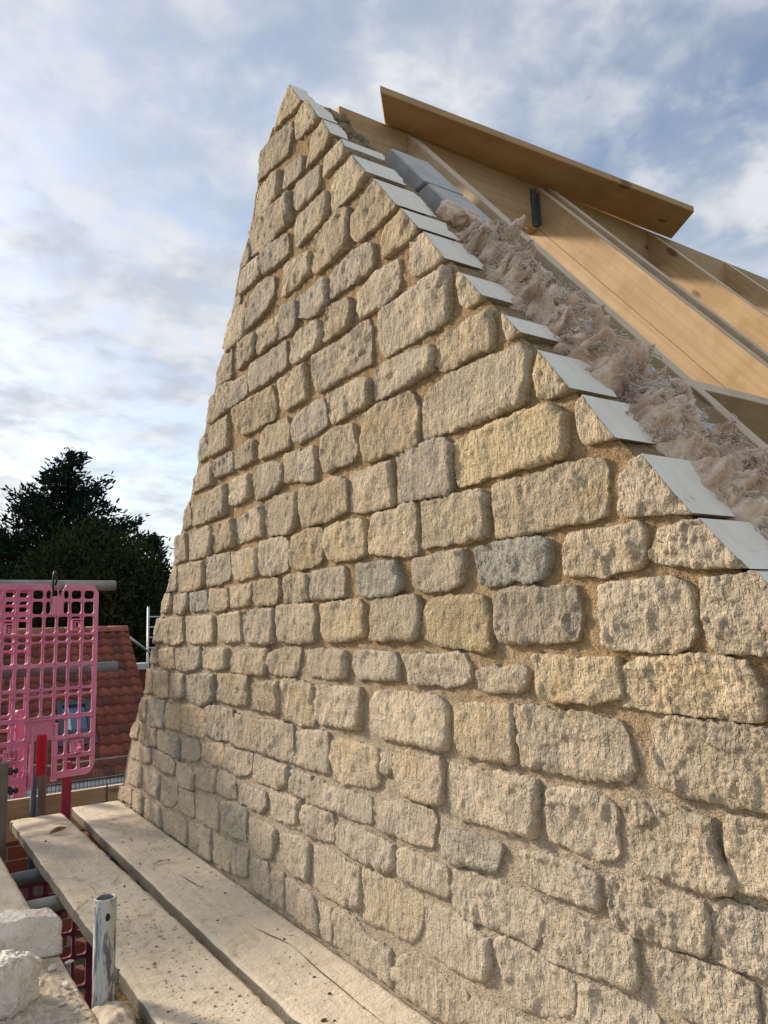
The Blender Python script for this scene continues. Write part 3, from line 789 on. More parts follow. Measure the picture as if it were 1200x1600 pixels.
# the courses go on to the right, past the edge of the picture
yr = on(1268, 1100, 0, FACE).y
z0 = ZF-0.02; row = 0
while z0 < -0.05:
    h = random.uniform(0.10, 0.13); y = yr-0.012
    while True:
        l = random.uniform(0.14, 0.24); ys = (z0+h-APEX.z)/TS+APEX.y+0.012
        if y-0.05 < ys: break
        a = max(y-l, ys); g = 0.008
        sid += 1
        if y-a > 0.05:
            adopt(make_stone([(y-g, z0+g), (y-g, z0+h-g), (a+g, z0+h-g), (max(a-0.05, ys-h/TS)+g if a == ys else a+g, z0+g)], 'g' if random.random() < 0.6 else '-', sid, None, 140), gable)
        y = a
        if y < -0.35: break
    z0 += h

# mortar bed with its tooled, gritty face
def right_y(z): return APEX.y+(z-APEX.z)/TS+0.003
def mortar_bed():
    NZ, NY = 380, 420
    ztop = APEX.z-0.075; zbot = ZF-0.12
    V = []; F = []; SMO = []
    for i in range(NZ+1):
        z = zbot+(ztop-zbot)*i/NZ
        a0, a1 = atan(max(right_y(z), -0.5)/D), atan(left_y(z)/D)
        for j in range(NY+1):
            y = D*tan(a0+(a1-a0)*j/NY)
            low = max(0.0, min(1.0, (-0.15-z)/0.5))
            h = 0.0036*fb((y, z, 2.0), 0.05, 4)+0.0032*fb((y, z, 9.0), 0.014, 3)+0.0022*low+0.0005
            e = min(1.0, min(j, NY-j)/6+0.2)
            V.append((D-h*e+ (1-e)*0.006, y, z))
    for i in range(NZ):
        for j in range(NY):
            a = i*(NY+1)+j; F.append((a, a+NY+1, a+NY+2, a+1)); SMO.append(True)
    # the bed turned back over the top of the leaf
    for side, js in (('r', 0), ('l', NY)):
        base = len(V)
        for k in range(1, 6):
            for i in range(NZ+1):
                x, y, z = V[i*(NY+1)+js]
                bump = (0.3+0.14*k)*(0.008*fb((y*1.0, z, k*0.04+5), 0.055, 4)+0.004*fb((y, z, k*0.03), 0.014, 3))-0.007+0.011*(k/5)**2
                sy = -sin(SL) if side == 'r' else sin(SL)
                V.append((D+0.125*k/5+0.004*fb((y, z, k*1.0), 0.03, 2), y+sy*bump, z+cos(SL)*bump))
        idx = lambda k, i: (i*(NY+1)+js) if k == 0 else base+(k-1)*(NZ+1)+i
        for k in range(5):
            for i in range(NZ):
                q = (idx(k, i), idx(k+1, i), idx(k+1, i+1), idx(k, i+1))
                F.append(q if side == 'l' else q[::-1]); SMO.append(True)
    o = mesh_obj('mortar_bed', V, F, M['mortar'], None, SMO)
    adopt(o, gable)
mortar_bed()

# lumps of squeezed-out mortar behind the highest verge stones
def lump(name, c, r, mat, seed, parent=None, sub=3, amp=0.35, flat=(1, 1, 1), scale=None, rot=None):
    bm = bmesh.new(); bmesh.ops.create_icosphere(bm, subdivisions=sub, radius=1.0)
    for v in bm.verts:
        p = v.co.copy()
        k = 1+amp*fb((p.x+seed*3.7, p.y, p.z), 0.9, 4)+amp*0.35*fb((p.x, p.y+seed, p.z), 0.28, 3)
        v.co = Vector((p.x*flat[0], p.y*flat[1], p.z*flat[2]))*k*r
    if rot: bmesh.ops.rotate(bm, verts=bm.verts, cent=(0, 0, 0), matrix=rot)
    o = bm_obj(name, bm, mat, None, True, c)
    if parent: adopt(o, parent)
    return o
for k, (px, py, r) in enumerate(((500, 168, 0.020), (512, 180, 0.024), (528, 203, 0.030), (545, 207, 0.030), (560, 222, 0.034), (536, 190, 0.026), (577, 236, 0.026), (520, 190, 0.026), (552, 230, 0.028), (590, 246, 0.020))):
    p = onslope(px, py); p.x = min(p.x, D+0.13); lump('mortar_lump', p+Vector((0, 0.010, -0.008)), r, M['mortar'], k, gable, 4, 0.5)

# ------------------------------------------------------------------ inner leaf of concrete blocks
XB0, XB1 = 1.165, 1.305
leaf = empty('inner_leaf_wall', (XB0, 0.6, ZF)); tag(leaf, 'grey concrete block inner leaf cut to the roof slope behind the mineral wool', 'wall')
def prism(name, poly, x0, x1, mat, bev=0.003, parent=None, jit=0.0):
    bm = bmesh.new(); c = Vector(((x0+x1)/2, sum(p[0] for p in poly)/len(poly), sum(p[1] for p in poly)/len(poly)))
    A = [bm.verts.new((x0-c.x, p[0]-c.y, p[1]-c.z)) for p in poly]; B = [bm.verts.new((x1-c.x, p[0]-c.y, p[1]-c.z)) for p in poly]
    n = len(poly)
    bm.faces.new(A); bm.faces.new(B[::-1])
    for i in range(n): bm.faces.new((A[i], B[i], B[(i+1) % n], A[(i+1) % n]))
    bmesh.ops.recalc_face_normals(bm, faces=bm.faces)
    if bev: bevel(bm, bev, 1)
    o = bm_obj(name, bm, mat, None, False, c)
    if parent: adopt(o, parent)
    return o
# two cut blocks showing at the top, then stepped courses below, all cut along the slope
off_b = -0.030
j = 0.010; course = 0; P1 = on(611, 231, 0, XB0); off_b = P1.y-((P1.z-APEX.z)/TS+APEX.y)
zc = P1.z-0.205-0.215*9
while zc < P1.z-0.1:
    h = 0.205
    yr0 = (zc-APEX.z)/TS+APEX.y+off_b; yr1 = (zc+h-APEX.z)/TS+APEX.y+off_b
    y = max(yr1+0.20, yr1+0.12+0.13*(course % 2))
    yl = 2*APEX.y-yr1-0.1
    if y < yl+0.3:
        prism('block', [(yr0, zc), (y, zc), (y, zc+h), (yr1, zc+h)], XB0, XB1, M['block'], 0.004, leaf)
        yy = y+j
        while yy < yl-0.1:
            e = min(yy+0.43, yl); prism('block', [(yy, zc), (e, zc), (e, zc+h), (yy, zc+h)], XB0, XB1, M['block'], 0.004, leaf); yy = e+j
    zc += h+j; course += 1
bm = bmesh.new()
V = [(XB0+0.008, -0.05+APEX.y-(APEX.z+0.70)/TS+off_b+0.06, -0.70), (XB0+0.008, P1.y+0.03, P1.z-0.02), (XB0+0.008, P1.y+0.2, P1.z-0.02), (XB0+0.008, 2*APEX.y-(APEX.y-(APEX.z+0.7)/TS)-0.2, -0.70)]
A = [bm.verts.new(v) for v in V]; B = [bm.verts.new((XB1-0.008, v[1], v[2])) for v in V]
bm.faces.new(A); bm.faces.new(B[::-1])
for i in range(4): bm.faces.new((A[i], B[i], B[(i+1) % 4], A[(i+1) % 4]))
bmesh.ops.recalc_face_normals(bm, faces=bm.faces)
adopt(bm_obj('joint_mortar', bm, M['brick_joint']), leaf)

# ------------------------------------------------------------------ mineral wool in the cavity
def wool(name, label, ya, yb, x0, x1, lift, seed, res=0.0032, fold=0.032):
    """a torn strip of wool lying on the slope between ya and yb (heights follow the roof slope)"""
    La = (yb-ya)/cos(SL); nu = int(La/res); nv = int((x1-x0+0.16)/res)
    V = []; F = []
    t = Vector((0, cos(SL), sin(SL))); nrm = Vector((0, -sin(SL), cos(SL)))
    base = Vector((0, ya, slope_z(ya)))
    for i in range(nu+1):
        u = La*i/nu
        for k in range(nv+1):
            v = -0.08+(x1-x0+0.16)*k/nv
            w = x1-x0
            we = 0.045*fb((u, seed, 1.0), 0.07, 3); wf = 0.03*fb((u, seed, 6.0), 0.06, 3)
            edge = min(1.0, max(0.0, (v+0.05+wf)/0.07))*min(1.0, max(0.0, (w+0.05-v+we)/0.06))
            ends = min(1.0, u/0.05)*min(1.0, (La-u)/0.05)
            p = Vector((v, u, seed))
            q = p+0.035*Vector((fb(p+Vector((7, 1, 2)), 0.09, 3), fb(p+Vector((1, 8, 3)), 0.09, 3), 0))
            q2 = q+0.006*Vector((fb(q+Vector((2, 1, 5)), 0.022, 2), fb(q+Vector((4, 8, 1)), 0.022, 2), 0))
            big = fb(q, 0.12, 2)
            rid = 2.6*abs(fb(q2, 0.062, 2))-0.8; fine = 2.4*abs(fb(q2+Vector((5, 5, 5)), 0.019, 2))-0.7
            lum = 2.4*abs(fb(q2+Vector((9, 1, 4)), 0.030, 2))-0.6
            h = lift-0.004+0.034*big+fold*0.55*rid+0.011*lum+0.006*fine+0.002*fb(q2, 0.006, 2)
            prof = sqrt(max(0.0, edge*ends))
            h = -0.07+(h+0.07)*prof
            side = 0.010*fb(q+Vector((3, 3, 9)), 0.07, 2)
            sideu = 0.010*fb(q+Vector((9, 2, 4)), 0.07, 2)
            V.append(base+t*(u+sideu)+Vector((x0+v+side, 0, 0))+nrm*h)
    for i in range(nu):
        for k in range(nv):
            a = i*(nv+1)+k; F.append((a, a+1, a+nv+2, a+nv+1))
    root = empty(name, base+Vector((x0, 0, 0)))
    tag(root, label, 'insulation', 'mineral wool in the cavity')
    adopt(mesh_obj('wool_body', V, F, M['wool'], None, True), root)
    # curled locks of fibre over the surface, then fine torn tufts
    rs = random.Random(seed*7+1); bm = bmesh.new()
    def curl(p, k): return Vector((fb(p+Vector((k, 3, 1)), 0.016, 2), fb(p+Vector((5, k, 2)), 0.016, 2), fb(p+Vector((2, 7, k)), 0.016, 2)))
    for s in range(int(La*1000)):
        idx = rs.randrange(len(V)); i, k = divmod(idx, nv+1)
        if not (0.15*nv < k < 0.87*nv): continue
        p0 = V[idx].copy()+nrm*rs.uniform(-0.005, 0.005); L = rs.uniform(0.012, 0.030); kk = rs.uniform(0, 20)
        d0 = Vector((rs.gauss(0, 1), rs.gauss(0, 1), rs.gauss(0, 1))).normalized(); wdt = rs.uniform(0.002, 0.006); n = 7
        for fbr in range(rs.randint(6, 11)):
            p = p0+Vector((rs.gauss(0, wdt), rs.gauss(0, wdt), rs.gauss(0, wdt))); d = (d0+0.15*Vector((rs.gauss(0, 1), rs.gauss(0, 1), rs.gauss(0, 1)))).normalized(); pts = [p]
            for q in range(n):
                d = (d+curl(p, kk)*1.9-nrm*0.85*max(0.0, d.dot(nrm))).normalized(); p = p+d*L/n; pts.append(p.copy())
            r = rs.uniform(0.0005, 0.0015); add_path(bm, pts, [r]*(n+1), 3)
    for s in range(int(La*900)):
        idx = rs.randrange(len(V)); i, k = divmod(idx, nv+1)
        if not (0.12*nv < k < 0.9*nv): continue
        p = V[idx].copy(); L = rs.uniform(0.006, 0.022)*(1.8 if rs.random() < 0.08 else 1.0); d = (nrm+Vector((rs.gauss(0, .8), rs.gauss(0, .8), rs.gauss(0, .8)))).normalized()
        sd = d.orthogonal().normalized(); wd = rs.uniform(0.0004, 0.0012); c = Vector((rs.gauss(0, 1), rs.gauss(0, 1), rs.gauss(0, 1)))*L*0.5
        pr = None
        for q in range(4):
            f = q/3; pt = p-d*0.004+d*L*f+c*f*f; w2 = wd*(1-0.8*f)
            cur = (bm.verts.new(pt-sd*w2), bm.verts.new(pt+sd*w2))
            if pr: bm.faces.new((pr[0], pr[1], cur[1], cur[0])).smooth = True
            pr = cur
    adopt(tag(bm_obj('fibre_tufts', bm, M['wool']), kind='stuff'), root)
    return root
ya = onslope(1250, 900).y; y1 = onslope(925, 545).y; y2 = onslope(765, 385).y
wool('mineral_wool', 'long torn strip of pinkish mineral wool low in the cavity beside the widest verge stones', ya-0.05, y1+0.02, D+0.115, 1.225, 0.044, 3)
wool('mineral_wool', 'shaggy brown clump of mineral wool halfway up the cavity below the cut wool end', y1-0.01, y2+0.02, D+0.115, 1.190, 0.050, 8, fold=0.050)
# the cut end of a batt, with its layers showing
def batt():
    bm = bmesh.new(); c = onslope(738, 358)
    t = Vector((0, cos(SL), sin(SL))); nrm = Vector((0, -sin(SL), cos(SL))); xa = Vector((1, 0, 0))
    c.x = (D+0.12+1.18)/2; nx, nyy, nzz = 34, 26, 20
    W, Lh, H = 0.115, 0.075, 0.085
    def P(u, v, w):
        p = c+xa*(u-0.5)*W+t*(v-0.5)*Lh+nrm*((w-0.55)*H)
        lay = 0.004*sin((u*W/0.0055)+3*fb(p, 0.05, 2))
        r = Vector((fb(p+Vector((1, 0, 0)), 0.03, 4), fb(p+Vector((0, 5, 0)), 0.03, 4), fb(p+Vector((0, 0, 9)), 0.03, 4)))*0.008
        ro = 1-0.12*((2*u-1)**4+(2*v-1)**4)
        return c+(p-c)*ro+r+t*(-lay)+nrm*(lay*0.6)
    def sheet(fn, na, nb, flip):
        G = [[bm.verts.new(fn(i/na, j/nb)) for j in range(nb+1)] for i in range(na+1)]
        for i in range(na):
            for j in range(nb):
                q = (G[i][j], G[i+1][j], G[i+1][j+1], G[i][j+1]); bm.faces.new(q[::-1] if flip else q).smooth = True
    sheet(lambda a, b: P(a, b, 1), nx, nyy, False); sheet(lambda a, b: P(a, 0, b), nx, nzz, False); sheet(lambda a, b: P(a, 1, b), nx, nzz, True)
    sheet(lambda a, b: P(0, a, b), nyy, nzz, True); sheet(lambda a, b: P(1, a, b), nyy, nzz, False)
    bmesh.ops.remove_doubles(bm, verts=bm.verts, dist=0.0004)
    for v in bm.verts: v.co -= c
    o = bm_obj('mineral_wool', bm, M['wool'], None, True, c)
    tag(o, 'cut end of a mineral wool batt with layered face below the upper concrete block', 'insulation', 'mineral wool in the cavity')
batt()

# ------------------------------------------------------------------ roof timbers
def timber(name, p0, p1, w, h, mat, up, label, cat, group=None, bev=0.002, parent=None, cut0=0.0, cut1=0.0):
    """a sawn length from p0 to p1 (centre line of its top face); width w across, depth h below; local X runs along it"""
    p0 = Vector(p0); p1 = Vector(p1); L = (p1-p0).length; ex = (p1-p0).normalized(); ez = (up-ex*up.dot(ex)).normalized(); ey = ez.cross(ex)
    bm = bmesh.new()
    n = max(2, int(L/0.25)); rings = []
    for i in range(n+1):
        f = i/n; wob = 0.0012*sin(f*7+w*90)
        row = []
        for yy, zz in ((-w/2, -h), (w/2, -h), (w/2, 0), (-w/2, 0)):
            x = f*L
            if i == 0: x += cut0*(-zz)
            if i == n: x += cut1*(-zz)
            row.append(bm.verts.new((x, yy+wob, zz)))
        rings.append(row)
    for A, B in zip(rings, rings[1:]):
        for i in range(4): bm.faces.new((A[i], A[(i+1) % 4], B[(i+1) % 4], B[i]))
    bm.faces.new(rings[0][::-1]); bm.faces.new(rings[-1])
    bmesh.ops.recalc_face_normals(bm, faces=bm.faces)
    sharp = [e for e in bm.edges if e.calc_face_angle(0) > 0.5]
    bmesh.ops.bevel(bm, geom=sharp, offset=bev, segments=1, affect='EDGES')
    bm.normal_update()
    for f in bm.faces: f.material_index = 1 if f.normal.z > 0.8 else 0  # upward faces take the paler pine, painted as if lit by sky
    o = bm_obj(name, bm, [mat, M['pine_top_skylit']])
    o.matrix_world = Matrix(((ex.x, ey.x, ez.x, p0.x), (ex.y, ey.y, ez.y, p0.y), (ex.z, ey.z, ez.z, p0.z), (0, 0, 0, 1)))
    if label: tag(o, label, cat, group)
    return o
UPS = Vector((0, -sin(SL), cos(SL)))
RZ = on(530, 165, 1, APEX.y+0.005).z
RX0 = on(530, 165, 1, APEX.y+0.005).x
timber('ridge_beam', (RX0, APEX.y+0.03, RZ), (6.5, APEX.y+0.03, RZ), 0.050, 0.20, M['pine_y'], Vector((0, 0, 1)),
       'brown timber ridge beam with its sawn end just right of the wall point', 'beam')
RAF = [(1.445, 'pale rafter edge running down right beside the mineral wool', 0.150), (2.075, 'wide orange rafter with a long crack, next beyond the narrow pale one', 0.118),
       (2.78, 'third rafter back with warm orange face under the end of the loose plank', 0.165), (3.38, 'fourth rafter back at the right edge of the photo above the orange face', 0.165),
       (3.98, 'farthest rafter, a small corner at the right edge under the ridge', 0.165)]
raf_objs = []
for i, (x, lab, dep) in enumerate(RAF):
    top = Vector((x, APEX.y+0.003, RZ-0.006)); L = 3.0
    bot = top-Vector((0, cos(SL), sin(SL)))*L
    o = timber('rafter', bot, top, 0.047, dep, M['pine_pale' if i == 0 else 'pine_y'], UPS, lab, 'rafter', 'roof rafters', cut1=-1/tan(SL)*0.0+tan(pi/2-SL)*0.0)
    raf_objs.append(o)
# second, thinner timber fixed along the lower half of the wide rafter, and its twin edge
x = 2.075
top = Vector((x+0.046+0.004, APEX.y-0.02, RZ-0.012)); bot = top-Vector((0, cos(SL), sin(SL)))*2.9
timber('rafter', bot, top, 0.040, 0.15, M['pine_pale'], UPS, 'pale doubled rafter bolted behind the wide orange one', 'rafter')
dn = Vector((0, cos(SL), sin(SL)))
top = Vector((x-0.001, APEX.y-0.05, 0)); top.z = RZ-0.006-0.05*TS; top -= UPS*0.1205
timber('ceiling_tie', top-dn*2.4, top, 0.043, 0.15, M['pine_y'], UPS, 'second orange timber fixed under the wide cracked rafter', 'timber')
# noggin crossing between the first two rafters, low on the right
pa = on(1066, 575, 0, 1.475); pb = on(1205, 614, 0, 2.05)
pn = Vector((1.475, pa.y, pa.z))
timber('noggin', pn+Vector((-0.003, 0.02, -0.02)), Vector((2.045, pn.y+0.02, pn.z-0.02)), 0.047, 0.16, M['pine_pale'], Vector((0, -0.75, 0.66)), 'short brown noggin with pale top edge between rafters at right', 'timber')
# steel hanger where the wide rafter meets the ridge
hp = on(793, 300, 1, APEX.y-0.02)
bm = bmesh.new()
hx = 2.075-0.028
add_box(bm, (hx-0.022, APEX.y-0.003, RZ-0.19), (hx+0.002, APEX.y+0.0035, RZ-0.03))
add_box(bm, (hx, APEX.y-0.022, RZ-0.19), (hx+0.0025, APEX.y-0.002, RZ-0.05))
for zz in (0.07, 0.11, 0.15): add_tube(bm, (hx-0.009, APEX.y-0.003, RZ-zz), (hx-0.009, APEX.y-0.008, RZ-zz), 0.004, seg=8)
h = bm_obj('joist_hanger', bm, M['tube_dark']); tag(h, 'dark steel hanger where the wide rafter meets the ridge beam', 'bracket')
# loose plank lying flat on the ridge, its near half hanging over
pz = RZ+0.004
def at_z(px, py, z): d = ray(px, py); return d*(z/d.z)
c4 = [at_z(594, 144, pz), at_z(1085, 331, pz), at_z(1058, 363, pz), at_z(601, 191, pz)]
e = (c4[2]-c4[1]).normalized()*0.06; c4[2] = c4[2]+e; e = (c4[3]-c4[0]).normalized()*0.06; c4[3] = c4[3]+e
cc = sum(c4, Vector())/4; ex = (c4[1]-c4[0]).normalized(); ang = atan2(ex.y, ex.x); Rm = Matrix.Rotation(-ang, 3, 'Z')
bm = bmesh.new(); A = [bm.verts.new(Rm @ (p-cc)) for p in c4]; B = [bm.verts.new(Rm @ (p-cc)+Vector((0, 0, 0.027))) for p in c4]
bm.faces.new(A[::-1]); bm.faces.new(B)
for i in range(4): bm.faces.new((A[i], A[(i+1) % 4], B[(i+1) % 4], B[i]))
bmesh.ops.recalc_face_normals(bm, faces=bm.faces); bevel(bm, 0.002)
o = bm_obj('loose_plank', bm, M['pine_dark'], None, False, cc); o.rotation_euler.z = ang
tag(o, 'loose brown plank lying across the ridge, seen from below against the sky', 'plank')

# ------------------------------------------------------------------ scaffold boards
def scaffold_board(label, x0, x1, y0, y1, ztop, seed, th=0.038, worn=0.004, skew=0.0, yref=1.5, splits=()):
    """x0, x1 are the edges at y = yref; skew is the drift in x per metre of y"""
    nx, ny = 26, int((y1-y0)/0.012)
    V = []; F = []; c = Vector(((x0+x1)/2, (y0+y1)/2, ztop-th/2))
    def edge(y, s):
        n = fb((y, s*3.1+seed, 1), 0.11, 4)*worn*0.6
        chip = max(0.0, fb((y, s*5+seed, 4), 0.06, 3)-0.45)*0.02
        return n-chip
    for j in range(ny+1):
        y = y0+(y1-y0)*j/ny; sk = skew*(y-yref)
        ex0 = x0-edge(y, 1)+sk; ex1 = x1+edge(y, 2)+sk
        for i in range(nx+1):
            u = i/nx; x = ex0+(ex1-ex0)*u
            d = min(u, 1-u)*(x1-x0)
            yo = y + (0.004*fb((x, seed, 3), 0.03, 3) if j in (0, ny) else 0)
            z = ztop-0.0035*math.exp(-d/0.004)+0.0010*fb((x, y*0.12, seed), 0.012, 3)+0.0012*fb((x, y, seed), 0.05, 3)
            V.append((x, yo, z))
    for j in range(ny):
        for i in range(nx):
            a = j*(nx+1)+i; F.append((a, a+1, a+nx+2, a+nx+1))
    sm = [True]*len(F)
    loop = [j*(nx+1) for j in range(ny+1)][::-1]+[i for i in range(1, nx+1)]+[j*(nx+1)+nx for j in range(1, ny+1)]+[ny*(nx+1)+i for i in range(nx-1, 0, -1)]
    b0 = len(V)
    for q in loop: V.append((V[q][0], V[q][1], ztop-th+0.002))
    nl = len(loop)
    for k in range(nl):
        F.append((loop[k], b0+k, b0+(k+1) % nl, loop[(k+1) % nl])); sm.append(False)
    F.append(tuple(b0+k for k in range(nl))[::-1]); sm.append(False)
    V = [(v[0]-c.x, v[1]-c.y, v[2]-c.z) for v in V]
    o = mesh_obj('scaffold_board', V, F, M['board'], None, sm, None, c)
    # drying splits along the grain
    for k, pts in enumerate(splits):
        bm = bmesh.new(); P = [Vector(p)-c for p in pts]; L = None
        n = len(P)*8; rows = []
        for i in range(n+1):
            f = i/n*(len(P)-1); q = min(int(f), len(P)-2); p = P[q].lerp(P[q+1], f-q)
            p.x += 0.004*fb((p.y*3, k+seed, 2), 0.3, 3); w = 0.0015*sin(pi*i/n)+0.0003
            rows.append((bm.verts.new((p.x-w, p.y, p.z+0.0026)), bm.verts.new((p.x+w, p.y, p.z+0.0026))))
        for A, B in zip(rows, rows[1:]): bm.faces.new((A[0], A[1], B[1], B[0]))
        sp = bm_obj('split', bm, M['twig']); sp.parent = o
    return tag(o, label, 'plank', 'scaffold boards')
def fl(px, py, z=None): 
    d = ray(px, py); return d*((ZF if z is None else z)/d.z)
B1END = fl(150, 1256).y; B2END = fl(65, 1275).y
scaffold_board('dusty scaffold board lying tight against the foot of the stone wall', 0.722, D-0.004, -0.6, B1END, ZF, 3, skew=-0.004,
               splits=([fl(455, 1478), fl(500, 1520), fl(600, 1603)], [fl(395, 1450), fl(455, 1478)], [fl(280, 1368), fl(320, 1390)]))
scaffold_board('dusty scaffold board with splintered left edge, second from the wall', 0.488, 0.704, -0.6, B2END, ZF, 9, worn=0.007, skew=-0.019)
scaffold_board('scaffold board at lower left carrying the pale stone lumps', 0.168, 0.392, -0.6, fl(0, 1325).y+0.05, ZF, 15, skew=-0.026)
for k in range(4):  # unseen boards; the outer two and the reach backwards added to shade the gap
    scaffold_board(('scaffold board left of the one carrying the lumps, outside the photo', 'fifth scaffold board from the wall, outside the photo', 'sixth scaffold board from the wall, added out of view to shade the gap', 'outermost scaffold board of the deck, added out of view to shade the gap')[k],
                   0.168-0.235*(k+1), 0.392-0.235*(k+1), -2.2, 3.4, ZF-0.002, 21+k, skew=-0.026)

# ------------------------------------------------------------------ debris on the boards
rs = random.Random(5)
def crumbs(name, label, spots, mat, rmin, rmax, z=ZF):
    """spots: (x, y, n, spread)"""
    bm = bmesh.new(); base = []
    for (x, y, n, sp) in spots:
        for k in range(n):
            px, py = x+rs.gauss(0, sp), y+rs.gauss(0, sp*1.6)
            lim = 0.392-0.026*(py-1.5)-0.006 if x < 0.4 else (0.704-0.019*(py-1.5)-0.006 if x < 0.7 else D-0.02)
            lo = 0.17 if x < 0.4 else (0.488-0.019*(py-1.5)+0.008 if x < 0.7 else 0.73)
            if not lo < px < lim: continue
            r = rmin*(rmax/rmin)**(rs.random()**2.2)
            q = bmesh.ops.create_icosphere(bm, subdivisions=1, radius=r)['verts']
            a = rs.uniform(0.6, 1.3); b = rs.uniform(0.6, 1.3); h = rs.uniform(0.35, 0.8)
            for v in q:
                jj = rs.uniform(0.75, 1.2); v.co = Vector((v.co.x*a*jj+px, v.co.y*b*jj+py, v.co.z*h*jj+z+r*h*0.4))
    o = bm_obj(name, bm, mat); return tag(o, label, 'debris', None, 'stuff')
sp = []
for k in range(60): 
    y = rs.uniform(0.9, 3.6); sp.append((rs.uniform(0.74, 0.93), y, rs.randint(1, 4), 0.02))
crumbs('mortar_crumbs', 'small mortar crumbs sprinkled along the board by the wall', sp, M['crumb'], 0.0012, 0.006)
sp = [(rs.uniform(0.735, 0.92), rs.uniform(1.2, 3.5), 1, 0.01) for k in range(46)]+[(rs.uniform(0.5, 0.68), rs.uniform(1.4, 3.4), 1, 0.01) for k in range(34)]
crumbs('dark_crumbs', 'scattered dark soil crumbs on the two right boards', sp, M['twig'], 0.0016, 0.006)
sp = [(rs.uniform(0.51, 0.68), rs.uniform(1.3, 2.6), rs.randint(5, 22), 0.03) for k in range(46)]
crumbs('mortar_dust_flakes', 'flakes of trodden dry mortar on the middle board', sp, M['crumb'], 0.0010, 0.0055)
sp = [(rs.uniform(0.17, 0.385), rs.uniform(1.50, 2.2), rs.randint(16, 46), 0.035) for k in range(90)]
crumbs('mortar_rubble', 'pale crumbled mortar and stone chips around the lumps at lower left', sp, M['crumb'], 0.0012, 0.0085)
# slabs of spilt mortar under the chips
def spill(name, label, x0, x1, y0, y1, hmax, seed, mat, z=ZF+0.0015):
    nx, ny = 70, 90; V = []; F = []
    for j in range(ny+1):
        for i in range(nx+1):
            x = x0+(x1-x0)*i/nx; y = y0+(y1-y0)*j/ny
            e = min(i/nx, 1-i/nx, 1)*2; f = min(j/ny, 1-j/ny)*2
            k = max(0.0, min(1.0, (min(1.0, e*2.5)*min(1.0, f*2.5))+0.5*fb((x, y, seed), 0.09, 4)-0.25))
            h = hmax*k*(0.55+0.6*fb((x, y, seed+3), 0.03, 4)+0.45*fb((x, y, seed+5), 0.009, 3))
            V.append((x, y, z+max(h, -0.001)-0.0012*(k <= 0)))
    for j in range(ny):
        for i in range(nx):
            a = j*(nx+1)+i; F.append((a, a+1, a+nx+2, a+nx+1))
    o = mesh_obj(name, V, F, mat, None, True); return tag(o, label, 'debris', None, 'stuff')
spill('spilt_mortar', 'crust of spilt pale mortar on the lower left board', 0.16, 0.374, 1.35, 2.2, 0.014, 4, M['crumb'])
# mortar heaped around the foot of the upright tube
o = lump('mortar_heap', (0.418, 1.77, ZF-0.030), 0.05, M['crumb'], 31, None, 4, 0.3, (0.9, 1.8, 0.75)); tag(o, 'grey mortar heaped round the foot of the upright tube', 'mortar')

def facet_stone(name, label, pts, seed, mats, sub=3, amp=0.006, cat='stone'):
    """a broken lump: hull of a few points, then broken up"""
    bm = bmesh.new(); c = sum((Vector(p) for p in pts), Vector())/len(pts)
    for p in pts: bm.verts.new(Vector(p)-c)
    r = bmesh.ops.convex_hull(bm, input=bm.verts)
    bmesh.ops.delete(bm, geom=list({v for v in r['geom_interior'] if isinstance(v, bmesh.types.BMVert)}), context='VERTS')
    bmesh.ops.triangulate(bm, faces=bm.faces)
    edges = [e for e in bm.edges]
    bmesh.ops.bevel(bm, geom=edges, offset=0.003, segments=1, affect='EDGES')
    bmesh.ops.triangulate(bm, faces=bm.faces)
    for _ in range(sub): 
        bmesh.ops.subdivide_edges(bm, edges=[e for e in bm.edges if e.calc_length() > 0.0055], cuts=1, use_grid_fill=False)
        bmesh.ops.triangulate(bm, faces=bm.faces)
    bm.normal_update()
    for v in bm.verts:
        p = v.co; v.co = p+v.normal*(amp*fb((p.x+seed, p.y, p.z), 0.040, 4)+amp*0.9*(abs(fb((p.x, p.y+seed, p.z), 0.028, 4))-0.2)+amp*0.45*fb((p.x, p.y+seed, p.z), 0.009, 3))
    o = bm_obj(name, bm, mats, None, True, c); return tag(o, label, cat)
def px_at_z(px, py, z): d = ray(px, py); return d*(z/d.z)
# lump with a sawn face (upper) and rounder lump (lower left)
zb = ZF+0.004
A = px_at_z(52, 1498, zb); B = px_at_z(98, 1492, zb)
up = lambda p, h, dx=0, dy=0: (p.x+dx, p.y+dy, p.z+h)
fx = (B-A); 
facet_stone('stone_lump', 'pale broken stone lump with one flat sawn face, behind the rounder lump', [
    (A.x, A.y, zb), (B.x, B.y, zb), (A.x-0.008, A.y+0.004, zb+0.098), (B.x-0.004, B.y+0.012, zb+0.090),
    (A.x-0.10, A.y+0.03, zb), (A.x-0.115, A.y+0.05, zb+0.085), (A.x-0.05, A.y+0.12, zb+0.095), (B.x-0.02, B.y+0.10, zb+0.085), (B.x-0.01, B.y+0.10, zb), (A.x-0.10, A.y+0.10, zb)], 1, M['rubble'], 4, 0.0040)
C = px_at_z(30, 1588, zb)
facet_stone('stone_lump', 'rounded cream stone lump at the lower left corner', [
    (C.x-0.010, C.y-0.005, zb), (C.x+0.04, C.y+0.04, zb+0.012), (C.x+0.055, C.y+0.06, zb+0.075), (C.x+0.01, C.y+0.035, zb+0.105), (C.x-0.05, C.y+0.02, zb+0.10), (C.x-0.075, C.y+0.03, zb+0.09),
    (C.x-0.08, C.y-0.005, zb+0.02), (C.x-0.09, C.y+0.05, zb), (C.x-0.03, C.y+0.10, zb+0.10), (C.x+0.03, C.y+0.10, zb+0.085), (C.x+0.03, C.y+0.11, zb), (C.x-0.07, C.y+0.11, zb+0.06)], 2, M['rubble'], 4, 0.0075)
